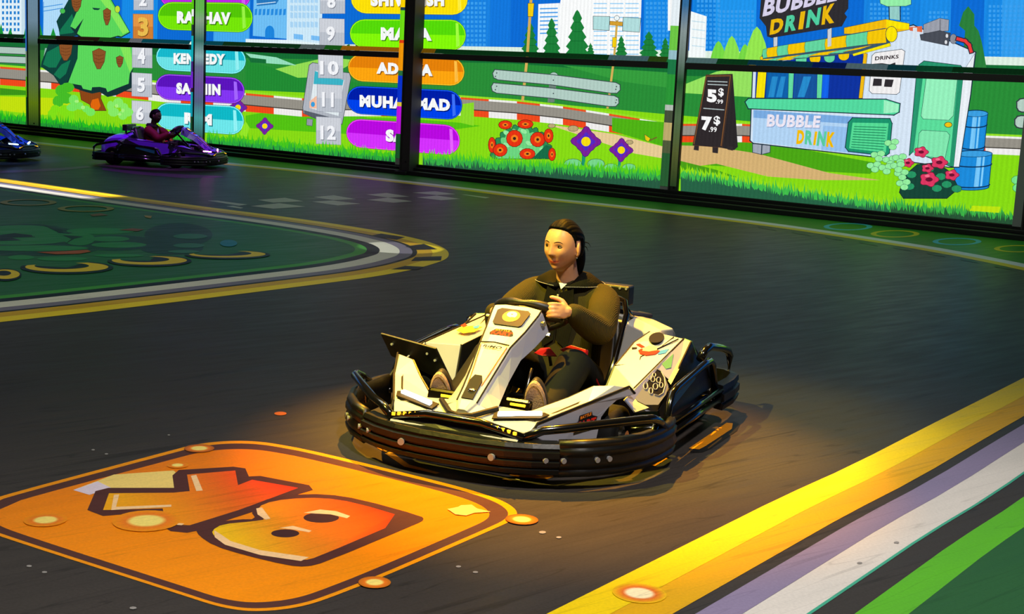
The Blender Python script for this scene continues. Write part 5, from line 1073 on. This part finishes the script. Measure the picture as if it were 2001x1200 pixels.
    rb = [(-.55, .675), (-.72, .68), (-.85, .665), (-.92, .60), (-.945, .45), (-.95, .2), (-.95, -.2), (-.945, -.45), (-.92, -.60), (-.85, -.665), (-.72, -.68), (-.55, -.675)]
    rings = []
    for i, (u, v) in enumerate(rb):
        a_, b_ = rb[max(0, i - 1)], rb[min(len(rb) - 1, i + 1)]; t = Vector((b_[0] - a_[0], b_[1] - a_[1], 0)).normalized(); n = Vector((t.y, -t.x, 0))
        if n.dot(Vector((u + .5, v, 0))) < 0: n = -n
        rings.append([Vector((u, v, z)) + n*d for d, z in ((-.03, .08), (.012, .075), (.02, .1), (.008, .105), (.008, .112), (.02, .118), (.02, .15), (.008, .155), (.008, .162), (.014, .168), (.01, .195), (-.03, .2))])
    mm = MB(); mm.loft(rings); mm.build('rear_bumper', RUB, root)
    # seat, frame, back box
    rings = []
    for c, hw, tk in (((.06, 0, .15), .17, .05), ((-.10, 0, .115), .19, .06), ((-.27, 0, .13), .2, .07), ((-.36, 0, .22), .2, .08), ((-.41, 0, .36), .19, .08), ((-.45, 0, .50), .17, .07), ((-.47, 0, .56), .13, .05)):
        rings.append((c, hw, tk))
    mm = MB(); rr = []
    for i, (c, hw, tk) in enumerate(rings):
        a_ = Vector(rings[max(0, i - 1)][0]); b_ = Vector(rings[min(len(rings) - 1, i + 1)][0]); t = (b_ - a_).normalized(); n = Vector((-t.z, 0, t.x)); n = n if (n.z > 0 and i < 3) or n.x > 0 else -n
        c = Vector(c); Y = Vector((0, 1, 0)); rr.append([c + Y*(hw*k) + n*(tk*h) for k, h in ((-1.08, 1.0), (-1, .95), (-.85, .25), (-.4, 0), (.4, 0), (.85, .25), (1, .95), (1.08, 1.0), (1.05, .3), (.8, -.25), (-.8, -.25), (-1.05, .3))])
    mm.loft(rr); seat = mm.build('seat', SEAT, root, smooth=True, bevel=0)
    mm = MB(); mm.tube([(-.10, .23, .10), (-.28, .232, .30), (-.42, .228, .50), (-.46, .20, .555), (-.47, .13, .575), (-.47, -.13, .575), (-.46, -.20, .555), (-.42, -.228, .50), (-.28, -.232, .30), (-.10, -.23, .10)], .014); mm.tube([(-.44, .22, .52), (-.62, .2, .44)], .012); mm.tube([(-.44, -.22, .52), (-.62, -.2, .44)], .012); mm.build('seat_hoop', TUBE, seat, smooth=True)
    for s in (1, -1):
        if s < 0: mm = MB(); mm.prism([(.035, .075, .352), (.02, .03, .385), (.0, -.02, .372), (.01, -.05, .345), (.035, .0, .345)], (.012, 0, .006)); mm.build('belt_pad', RED, seat, bevel=.004)
        mm = MB(); mm.prism([(.055, .225*s, .350), (.045, .225*s, .402), (.035, .14*s, .412), (.035, .085*s, .385), (.045, .12*s, .372)], (.012, 0, .006)); mm.tube([(.05, .22*s, .36), (-.1, .238*s, .2), (-.14, .235*s, .12)], .007, 6); mm.build('belt_pad', RED, seat, bevel=.004)
    mm = MB(); mm.box((-.59, 0, .562), (.075, .375, .098)); bx = mm.build('rear_box', BLK, root, bevel=.008)
    mm = MB()
    for v in (.09, .14, .172, -.14, -.172):
        for z in (.524, .60): mm = MB(); mm.cyl((-.551, v, z), (1, 0, 0), .006, .008, 8); mm.build('box_screw', BOLT, bx)
    mm = MB(); mm.tube([(-.6, .1, .52), (-.6, .1, .40)], .016); mm.tube([(-.6, -.1, .52), (-.6, -.1, .40)], .016); mm.build('box_post', TUBE, bx, smooth=True)
    mm = MB(); mm.tube([(.0, .03, .30), (.01, .02, .37)], .008, 8); mm.build('belt_buckle', CHR, seat)
    return root
def copy_tree(o, parent=None):
    c = o.copy(); COL.objects.link(c)
    if parent: c.parent = parent
    for ch in list(o.children): copy_tree(ch, c)
    return c
kart1 = kart(); tag(kart1, 'white go-kart with yellow-lit bodywork driven by the woman in front', 'go-kart', 'go-karts on the track')
kart1.location = (KART1[0], KART1[1], 0); kart1.rotation_euler = (0, 0, YAW1)
def descend(o):
    for ch in o.children:
        yield ch; yield from descend(ch)
def relamp(root, m_):
    for o in descend(root):
        if o.name.startswith('headlight_strip'):
            o.data = o.data.copy(); o.data.materials[0] = m_
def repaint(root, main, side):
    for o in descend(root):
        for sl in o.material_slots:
            if sl.material in (PAINT, PAINT_SHADED):
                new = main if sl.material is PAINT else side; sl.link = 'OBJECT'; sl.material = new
VIO, VIO2, BLU, BLU2 = mat('violet_lit_bodywork', (112, 40, 206), .28, coat=.4), mat('violet_lit_bodywork_shaded', (66, 26, 128), .32, coat=.4), mat('blue_lit_bodywork', (30, 80, 206), .28, coat=.4), mat('blue_lit_bodywork_shaded', (20, 44, 120), .32, coat=.4)  # coloured projector light and side shade put into the white bodywork's colour
kart2 = copy_tree(kart1); tag(kart2, 'go-kart with violet light painted into its bodywork, in front of the left list of name plates', 'go-kart', 'go-karts on the track')
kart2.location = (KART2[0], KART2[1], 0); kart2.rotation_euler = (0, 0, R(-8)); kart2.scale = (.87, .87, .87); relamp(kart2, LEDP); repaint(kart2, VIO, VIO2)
kart3 = copy_tree(kart1); tag(kart3, 'go-kart with blue light painted into its bodywork, whose nose enters at the left edge', 'go-kart', 'go-karts on the track')
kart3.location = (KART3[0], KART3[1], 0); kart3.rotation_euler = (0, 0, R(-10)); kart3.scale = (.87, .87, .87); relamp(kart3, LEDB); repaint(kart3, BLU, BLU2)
# ================================================================== the drivers
def skin_material(name, rgb):
    m = mat(name, rgb, .42, vary=.05, vscale=40); nt = m.node_tree; b = nt.nodes['Principled BSDF']
    b.inputs['Subsurface Weight'].default_value = .12; b.inputs['Subsurface Radius'].default_value = (.012, .005, .003)
    src = b.inputs['Base Color'].links[0].from_socket
    at = nt.nodes.new('ShaderNodeAttribute'); at.attribute_name = 'Col'; mx = nt.nodes.new('ShaderNodeMix'); mx.data_type = 'RGBA'; mx.blend_type = 'MULTIPLY'; mx.inputs[0].default_value = 1
    nt.links.new(src, mx.inputs[6]); nt.links.new(at.outputs['Color'], mx.inputs[7]); nt.links.new(mx.outputs[2], b.inputs['Base Color']); return m
def sst(a, b, x):
    t = max(0, min(1, (x - a)/(b - a))); return t*t*(3 - 2*t)
def ga(x, s): return math.exp(-(x/s)**2)
def head_pt(x, y, z):
    px = x*(.086 if x > 0 else .100); py = y*.0775; pz = z*.113
    t = max(0, -z)
    py *= 1 - .33*t**1.9
    if x < 0: px *= 1 - .5*sst(.25, 1, t)
    px += .014*sst(.5, 1, t)
    if z > .3: py *= 1 - .06*sst(.3, 1, z)
    if x > 0:
        f = sst(0, .5, x); ay = abs(py)
        nose = ga(py, .0070 + .0055*sst(.0, -.03, pz))*sst(.024, -.027, pz)*(1 - sst(-.029, -.043, pz))
        d = .0150*nose + .0045*ga(ay - .0115, .0055)*ga(pz + .031, .007)
        d += .0035*ga(py, .0075)*ga(pz + .027, .008)
        d += -.0085*ga(ay - .031, .015)*ga(pz - .003, .012) + .003*ga(ay - .028, .02)*ga(pz - .022, .009)
        d += .0055*ga(ay - .045, .018)*ga(pz + .024, .02)
        d += .0062*ga(py, .024)*ga(pz + .065, .0095) - .0040*ga(py, .024)*ga(pz + .065 - 7*py*py, .0028)
        d += -.002*ga(py, .02)*ga(pz + .082, .007) + .006*ga(py, .02)*ga(pz + .099, .014)
        px += d*f - .006*ga(py, .03)*sst(.02, .09, pz)*f
    return Vector((px, py, pz))
def head_mesh(mb, M, nu=88, nv=72, scale=None, keep=None, grow=0):
    vs, fs, ks = [], [], []
    for j in range(nv + 1):
        t = math.pi*j/nv
        for i in range(nu):
            p = 2*math.pi*i/nu; d = Vector((math.sin(t)*math.cos(p), math.sin(t)*math.sin(p), math.cos(t)))
            q = head_pt(*d); ks.append(q)
            if grow:
                g_ = -.004 + (grow + .004)*sst(-.006, .026, keep(q)); strand = 1 + .28*noise.noise(Vector((q.x*9, math.atan2(q.y, q.z + .06)*16, q.z*4)))
                q = q + Vector((d.x*(g_ if d.x > 0 else g_*2.8), d.y*g_, d.z*g_*.9))*strand
            vs.append(q)
    for j in range(nv):
        for i in range(nu):
            k = (i + 1) % nu; f = (j*nu + i, (j + 1)*nu + i, (j + 1)*nu + k, j*nu + k)
            if keep is None or any(keep(ks[a_]) > -.012 for a_ in f): fs.append(f)
    return mb.add([M @ v for v in vs], fs)
def face_x(y, z):
    best = None
    for i in range(60):
        x = .2 + .8*i/59
        yy = y/.0775/(1 - .33*max(0, -z/.113)**1.9); zz = z/.113; r_ = 1 - yy*yy - zz*zz
        return head_pt(math.sqrt(max(.01, r_)), yy, zz)
def limb(mb, pts, rs, n=14, sub=5, ell=1.0, up=Vector((0, 0, 1))):
    P, Rr = [], []
    pts = [Vector(p) for p in pts]
    for i in range(len(pts) - 1):
        a_ = pts[max(0, i - 1)]; b_, c2 = pts[i], pts[i + 1]; d = pts[min(len(pts) - 1, i + 2)]
        for k in range(sub):
            t = k/sub; P.append(.5*((2*b_) + (c2 - a_)*t + (2*a_ - 5*b_ + 4*c2 - d)*t*t + (3*b_ - a_ - 3*c2 + d)*t**3)); Rr.append(rs[i]*(1 - t) + rs[i + 1]*t)
    P.append(pts[-1]); Rr.append(rs[-1])
    t0 = (P[0] - P[1]).normalized(); t1 = (P[-1] - P[-2]).normalized()
    P = [P[0] + t0*Rr[0]*.85, P[0] + t0*Rr[0]*.55] + P + [P[-1] + t1*Rr[-1]*.55, P[-1] + t1*Rr[-1]*.85]
    Rr = [Rr[0]*.3, Rr[0]*.8] + Rr + [Rr[-1]*.8, Rr[-1]*.3]
    return mb.tube(P, Rr, n, ell=ell, up=up)
def torso(mb, secs, n=28):
    return mb.loft([[(c[0] + ru*math.cos(t)*(1.0 if math.cos(t) > 0 else .92), rv*math.copysign(abs(math.sin(t))**.85, math.sin(t)), c[1]) for t in (2*math.pi*k/n for k in range(n))] for c, ru, rv in secs])
def remeshed(name, mb, voxel, m_, parent, smooth_it=3, color=None):
    """melt overlapping lofts into one continuous skin"""
    tmp = mb.build('melt', m_); md = tmp.modifiers.new('r', 'REMESH'); md.mode = 'VOXEL'; md.voxel_size = voxel; md.use_smooth_shade = True
    if smooth_it:
        s_ = tmp.modifiers.new('s', 'SMOOTH'); s_.iterations = smooth_it; s_.factor = .5
    dg = bpy.context.evaluated_depsgraph_get(); me = bpy.data.meshes.new_from_object(tmp.evaluated_get(dg)); bpy.data.objects.remove(tmp)
    me.name = name; me.materials.clear(); me.materials.append(m_)
    for p in me.polygons: p.use_smooth = True
    if color:
        at = me.color_attributes.new('Col', 'FLOAT_COLOR', 'POINT')
        for i, v in enumerate(me.vertices): at.data[i].color = color(v.co)
    o = bpy.data.objects.new(name, me); COL.objects.link(o); o.parent = parent; return o
def hand(mb, s, rim, a_, out, tan):
    """s=+1 left: fist closed round a grip; a_ points from wrist to knuckles, out = back of the hand, tan = towards the thumb"""
    a_, out, tan = a_.normalized(), out.normalized(), tan.normalized()
    M = Matrix((a_, tan, out)).transposed()
    mb.ell(rim + out*.026 - a_*.020, (.038, .035, .016), 16, 10, M)
    for i, (off, L) in enumerate(((.026, .90), (.0088, .97), (-.0085, .92), (-.024, .76))):
        k = rim + out*.028 + a_*.013 + tan*off
        p1 = k + a_*.026*L - out*.010; p2 = p1 - out*.030*L + a_*.002; p3 = p2 - a_*.022*L - out*.004
        limb(mb, [k - a_*.02, k, p1, p2, p3], [.0092, .0093, .0086, .0078, .007], 8, 2)
    t0 = rim + out*.022 - a_*.040 + tan*.020; t1 = t0 + tan*.026 - out*.006 + a_*.014; t2 = t1 + a_*.024 - out*.014 + tan*.012; t3 = t2 + a_*.018 - out*.010 + tan*.004
    limb(mb, [t0 - tan*.012, t0, t1, t2, t3], [.014, .0145, .0115, .0102, .0085], 8, 2)
def person(name, label, loc, rz, cfg):
    root = empty(name, loc, rz); tag(root, label, 'person')
    vox = cfg['voxel']; HM = Matrix.Translation(cfg['head']) @ Matrix.Scale(1.03, 4) @ Matrix.Rotation(R(cfg['yaw']), 4, 'Z') @ Matrix.Rotation(R(cfg.get('pitch', 0)), 4, 'Y') @ Matrix.Rotation(R(cfg.get('roll', 0)), 4, 'X')
    HI = HM.inverted()
    sh = {s: Vector((-.24, .165*s, .595)) for s in (1, -1)}
    el = {1: Vector((-.035, .238, .495)), -1: Vector((-.03, -.240, .47))}
    tl = R(38); C_ = Vector((.195, 0, .552)); upv = Vector((.78, 0, .62))
    rimp = {1: C_ + Vector((-.02, .128, .0)) + upv*.066, -1: C_ + Vector((-.01, -.150, 0)) - upv*.015}
    fr = {}
    for s in (1, -1):
        av = Vector((.80, -.50*s, .16)).normalized(); tanv = Vector((-.05, -.30*s, .92)); tanv = (tanv - av*tanv.dot(av)).normalized(); out = av.cross(tanv)*(1 if s < 0 else 1)
        if out.y*s < 0: out = -out
        fr[s] = (av, out, tanv)
    wr = {s: rimp[s] + fr[s][1]*.024 - fr[s][0]*.070 for s in (1, -1)}
    # ---- body: one continuous skin
    mb = MB(); head_mesh(mb, HM)
    for s in (1, -1):
        mb.ell(HM @ Vector((-.010, s*.081, -.004)), (.019, .009, .033), 12, 10, (HM.to_3x3() @ Matrix.Rotation(R(s*32), 3, 'Z') @ Matrix.Rotation(R(-12), 3, 'Y')))
        mb.ell(HM @ Vector((-.003, s*.0785, -.034)), (.010, .006, .010), 10, 8)
    nb = Vector((-.236, 0, .63)); hc = HM @ Vector((-.022, 0, -.055))
    limb(mb, [nb, nb*.5 + hc*.5, hc], [.060, .050, .050], 16, 4)
    torso(mb, [((-.225, .16), .10, .14), ((-.23, .26), .105, .145), ((-.245, .40), .10, .14), ((-.25, .52), .095, .15), ((-.245, .60), .07, .14), ((-.238, .65), .045, .06)])
    for s in (1, -1):
        limb(mb, [sh[s], el[s], wr[s]], [.045, .036, .026], 12, 5); limb(mb, [wr[s] - fr[s][0]*.04, wr[s], wr[s] + fr[s][0]*.03], [.026, .024, .026], 10, 3)
        hand(mb, s, rimp[s], *fr[s])
        limb(mb, [(-.20, .10*s, .20), (.14, .19*s, .345), (.42, .205*s, .22), (.47, .21*s, .20)], [.075, .055, .036, .034], 14, 5)
        limb(mb, [(.45, .205*s, .18), (.485, .212*s, .20)], [.034, .030], 10, 4)
    def tint(co):
        q = HI @ co
        if q.x > .05 and abs(q.y) < .05 and -.12 < q.z < .06:
            k = ga(q.y, .028)**.8*ga(q.z + .065 - 7*q.y*q.y, .0078); k = min(1, k*1.3)
            ln = ga(q.z + .065 - 7*q.y*q.y, .0020)*(1 if abs(q.y) < .029 else 0)
            nst = ga(abs(q.y) - .008, .004)*ga(q.z + .0385, .003)
            return (1 - .12*k - .5*ln - .4*nst, 1 - .58*k - .6*ln - .5*nst, 1 - .50*k - .6*ln - .5*nst, 1)
        return (1, 1, 1, 1)
    remeshed('body', mb, vox, cfg['skin'], root, 1, tint)
    # ---- face
    for s in (1, -1):
        q = head_pt(.93, .031*s/.0775, .004/.113); e_ = Vector((q.x, .031*s, .0045))
        mb = MB(); mb.ell(HM @ (e_ - Vector((.0065, 0, 0))), (.0100, .0145, .0060), 16, 12, HM.to_3x3()); ey = mb.build('eye', EYEW, root, smooth=True)
        mb = MB(); mb.ell(HM @ (e_ + Vector((.0006, -.0010, .0003))), (.0032, .0058, .0056), 14, 10, HM.to_3x3()); mb.build('iris', IRIS, ey, smooth=True)
        mb = MB(); mb.tube([HM @ (e_ + Vector((dx, dy*s, dz))) for dx, dy, dz in ((-.001, -.0140, -.0018), (.0025, -.0075, .0048), (.0032, 0, .0066), (.001, .0075, .0056), (-.0050, .0150, .0010))], [.0008, .0016, .0019, .0017, .0009], 6); mb.build('eyelid', LASH, ey, smooth=True)
        mb = MB(); mb.tube([HM @ (face_x(y_*s, z_) + Vector((.0002, 0, 0))) for y_, z_ in ((.013, .0225), (.019, .0252), (.025, .0268), (.032, .0274), (.040, .0258), (.048, .0205))], [.0010, .0018, .0022, .0021, .0016, .0007], 6); mb.build('eyebrow', BROW, root, smooth=True)
    if cfg.get('zip'):
        mb = MB(); mb.tube([HM @ (face_x(y_, -.0653 + 7*y_*y_) + Vector((-.0006, 0, 0))) for y_ in (-.022, -.012, 0, .012, .022)], [.0006, .0018, .0021, .0018, .0006], 8); mb.build('teeth', TEETH, root, smooth=True)
    # ---- hair: swept back, gathered at the nape
    def keep(v):
        tab = ((-.2, -.004), (-.034, .003), (-.012, .013), (.03, .021), (.055, .030), (.072, .046), (.083, .066), (.092, .2), (.2, .3))
        for (z0, b0), (z1, b1) in zip(tab, tab[1:]):
            if z0 <= v.z <= z1: xb = b0 + (b1 - b0)*(v.z - z0)/(z1 - z0); break
        xb += .003*noise.noise(Vector((v.y*90, v.z*90, 0)))
        mg = xb - v.x
        if -.040 < v.x < .004 and abs(v.y) > .045 and v.z < .034: mg = min(mg, max(v.z - .026, (-.030 - v.x) if v.z > -.05 else -.01))
        return min(mg, v.z + .066)
    mb = MB(); head_mesh(mb, HM, 160, 120, keep=keep, grow=.0085)
    for v_i in range(len(mb.v)):
        q = HI @ Vector(mb.v[v_i]); n_ = noise.noise(Vector((q.x*14, q.y*70, q.z*20)))*.0010; dv = q.normalized()*n_; mb.v[v_i] = tuple(HM @ (q + dv))
    hr = mb.build('hair', cfg['hair'], root, smooth=True)
    if cfg.get('ponytail'):
        mb = MB(); limb(mb, [HM @ Vector(p) for p in ((-.086, .0, .0), (-.100, .014, -.040), (-.104, .022, -.080), (-.104, .028, -.120))], [.036, .036, .028, .014], 14, 4)
        mb.build('ponytail', cfg['hair'], hr, smooth=True)
        mb = MB()
        for k, (p0, p1) in enumerate((((-.09, .05, .015), (-.112, .075, -.008)), ((-.085, .045, -.0), (-.10, .070, -.028)))):
            mb.tube([HM @ Vector(p0), HM @ ((Vector(p0) + Vector(p1))/2 + Vector((-.006, .004, .004))), HM @ Vector(p1)], [.003, .0018, .0005], 6)
        mb.build('loose_strands', cfg['hair'], hr, smooth=True)
        mb = MB(); mb.ell(HM @ Vector((.002, 0.0805, -.046)), (.0035, .0035, .0035), 10, 8); mb.build('earring', BOLT, root, smooth=True)
    # ---- clothes
    mb = MB()
    torso(mb, [((-.225, .17), .125, .165), ((-.222, .24), .135, .175), ((-.235, .34), .135, .172), ((-.25, .45), .135, .178), ((-.257, .54), .125, .188), ((-.25, .60), .10, .178), ((-.242, .645), .074, .115), ((-.238, .672), .058, .066)])
    for s in (1, -1):
        e2_ = el[s]; w2 = wr[s] - fr[s][0]*.012
        limb(mb, [sh[s] + Vector((0, -.03*s, -.005)), sh[s] + Vector((.01, .012*s, -.02)), sh[s]*.45 + e2_*.55 + Vector((0, .012*s, 0)), e2_ + Vector((-.005, 0, -.012)), e2_*.45 + w2*.55 + Vector((0, 0, -.012)), w2], [.078, .080, .074, .069, .060, .043], 16, 5)
    sw_ = remeshed('sweater', mb, max(vox, .008), cfg['top'], root, 5)
    n_ = 48; mb = MB(); r_in, r_mid, r_out = [], [], []
    for k in range(n_ + 1):
        t = R(14 + (332)*k/n_); cs, sn_ = math.cos(t), math.sin(t); f_ = max(0, cs)
        r_in.append(Vector((-.240 + .060*cs + .020*f_**3, .060*sn_, .700 - .062*f_**2)))
        r_mid.append(Vector((-.242 + .088*cs + .022*f_**3, .100*sn_, .698 - .058*f_**2)))
        w_ = abs(sn_)**1.3; r_out.append(Vector((-.246 + (.118 if cs > 0 else .10)*cs + .015*f_**3, .172*math.copysign(w_, sn_), .668 - .022*f_ - .012*abs(sn_)**3)))
    for k in range(n_):
        mb.add([r_in[k], r_in[k + 1], r_mid[k + 1], r_mid[k]], [(0, 1, 2, 3)]); mb.add([r_mid[k], r_mid[k + 1], r_out[k + 1], r_out[k]], [(0, 1, 2, 3)])
    co_ = mb.build('collar', cfg['collar'], sw_, smooth=True, solid=.007)
    if cfg.get('zip'):
        mb = MB(); mb.tube([p + Vector((0, 0, .001)) for p in r_out], .0014, 6); mb.build('collar_zip', S_GRY2, co_)
        mb = MB(); mb.tube([(-.128, 0, .625), (-.112, 0, .56), (-.105, 0, .48)], .0045, 6); mb.build('zip', S_BLK, sw_)
        mb = MB(); mb.box((-.108, 0, .600), (.006, .010, .022), ry=R(-12)); mb.build('zip_pull', BOLT, sw_, bevel=.002)
        mb = MB(); mb.add([(-.166, -.020, .654), (-.166, .020, .654), (-.146, 0, .628)], [(0, 1, 2)]); mb.build('undershirt', S_WHT, sw_, solid=.004)
        mb = MB(); mb.add([(-.135, -.065, .640), (-.118, -.006, .618), (-.096, -.006, .40), (-.096, .006, .40), (-.118, .006, .618), (-.135, .065, .640), (-.112, .085, .50), (-.096, .06, .36), (-.096, -.06, .36), (-.112, -.085, .50)], [(0, 1, 2, 8, 9), (4, 5, 6, 7, 3)]); mb.build('placket', cfg['collar'], sw_, solid=.004)
    else:
        mb = MB(); mb.tube([(-.14, -.01, .64), (-.112, -.05, .55), (-.105, -.06, .48)], [.008, .018, .006], 8); mb.build('scarf', S_GRY, sw_, smooth=True)
    mb = MB(); torso(mb, [((-.235, .14), .10, .16), ((-.215, .2), .13, .18), ((-.225, .27), .125, .165)])
    for s in (1, -1):
        limb(mb, [(-.24, .10*s, .195), (-.02, .145*s, .275), (.15, .195*s, .345), (.20, .20*s, .325), (.34, .205*s, .255), (.475, .208*s, .195)], [.10, .098, .078, .078, .072, .066], 16, 4)
    remeshed('trousers', mb, max(vox, .009), cfg['legs'], root, 5)
    for s in (1, -1):
        c = Vector((.565, .215*s - .012, .245)) if s > 0 else Vector((.575, -.232, .225)); ln_ = Vector((.25, 0, .97)).normalized(); nr = Vector((.95, .22, -.22)).normalized(); ln_ = (ln_ - nr*ln_.dot(nr)).normalized(); Y = ln_.cross(nr)
        def outline(f, off): return [c + ln_*(.118*f*math.cos(t)) + Y*(.041*f*math.sin(t)*(1 + .12*math.cos(t) - .1*math.cos(2*t))) + nr*off for t in (2*math.pi*k/24 for k in range(24))]
        mb = MB(); mb.loft([outline(.97, -.055), outline(1.0, -.03), outline(1.0, -.004)]); mb.ell(c - nr*.055 - ln_*.01, (.05, .042, .115), 14, 10, Matrix((nr, Y, ln_)).transposed()); shoe = mb.build('shoe', cfg['shoe'], root, smooth=True)
        mb = MB(); mb.loft([outline(1.02, -.006), outline(1.03, .006), outline(1.0, .014), outline(.90, .016), outline(.86, .012)]); mb.build('sole', cfg['sole'], shoe, smooth=False)
    return root
TEETH = mat('teeth', (206, 184, 164), .4); BROW = mat('brow_brown', (44, 30, 22), .7, spec=.1); EYEW, IRIS, LASH = mat('eye_white', (132, 116, 100), .45, spec=.2), mat('iris_dark', (26, 16, 12), .1), mat('lash_brow', (22, 16, 14), .6)
KNIT = mat('olive_rib_knit', (60, 54, 28), .85, spec=.1, bump=('rib', 80, .5)); KNITD = mat('dark_knit', (24, 23, 17), .85, spec=.1, bump=('rib', 60, .6)); TRS = mat('dark_trousers', (15, 17, 16), .8, spec=.2, bump=('noise', 30, .3))
HAIR = mat('black_hair', (4, 4, 4), .6, spec=.08, bump=('noise', 120, .3)); SKINM = skin_material('skin', (206, 150, 112)); SKIN2 = skin_material('skin_dark', (62, 40, 30))
SHOE = mat('black_shoe', (24, 23, 22), .6); SOLE = mat('beige_sole', (168, 138, 108), .75, bump=('noise', 140, .8)); REDJ = mat('red_jacket', (92, 10, 22), .7, spec=.2); DRK = mat('dark_cloth', (18, 17, 20), .8, spec=.2)
person('person', 'woman in a dark olive rib-knit sweater steering the white go-kart', (KART1[0], KART1[1], 0), YAW1,
       dict(voxel=.0042, head=(-.168, -.014, .828), yaw=-13, pitch=2, roll=0, skin=SKINM, hair=HAIR, top=KNIT, collar=KNITD, legs=TRS, shoe=SHOE, sole=SOLE, ponytail=True, zip=True))
drv = person('person', 'driver in a red jacket steering the violet-lit go-kart', (KART2[0], KART2[1], 0), R(-8),
       dict(voxel=.008, head=(-.168, 0, .828), yaw=-10, pitch=8, skin=SKIN2, hair=HAIR, top=REDJ, collar=DRK, legs=DRK, shoe=SHOE, sole=SHOE))
drv.scale = (.79, .79, .79); drv.location = (KART2[0] + .01, KART2[1], 0.01)
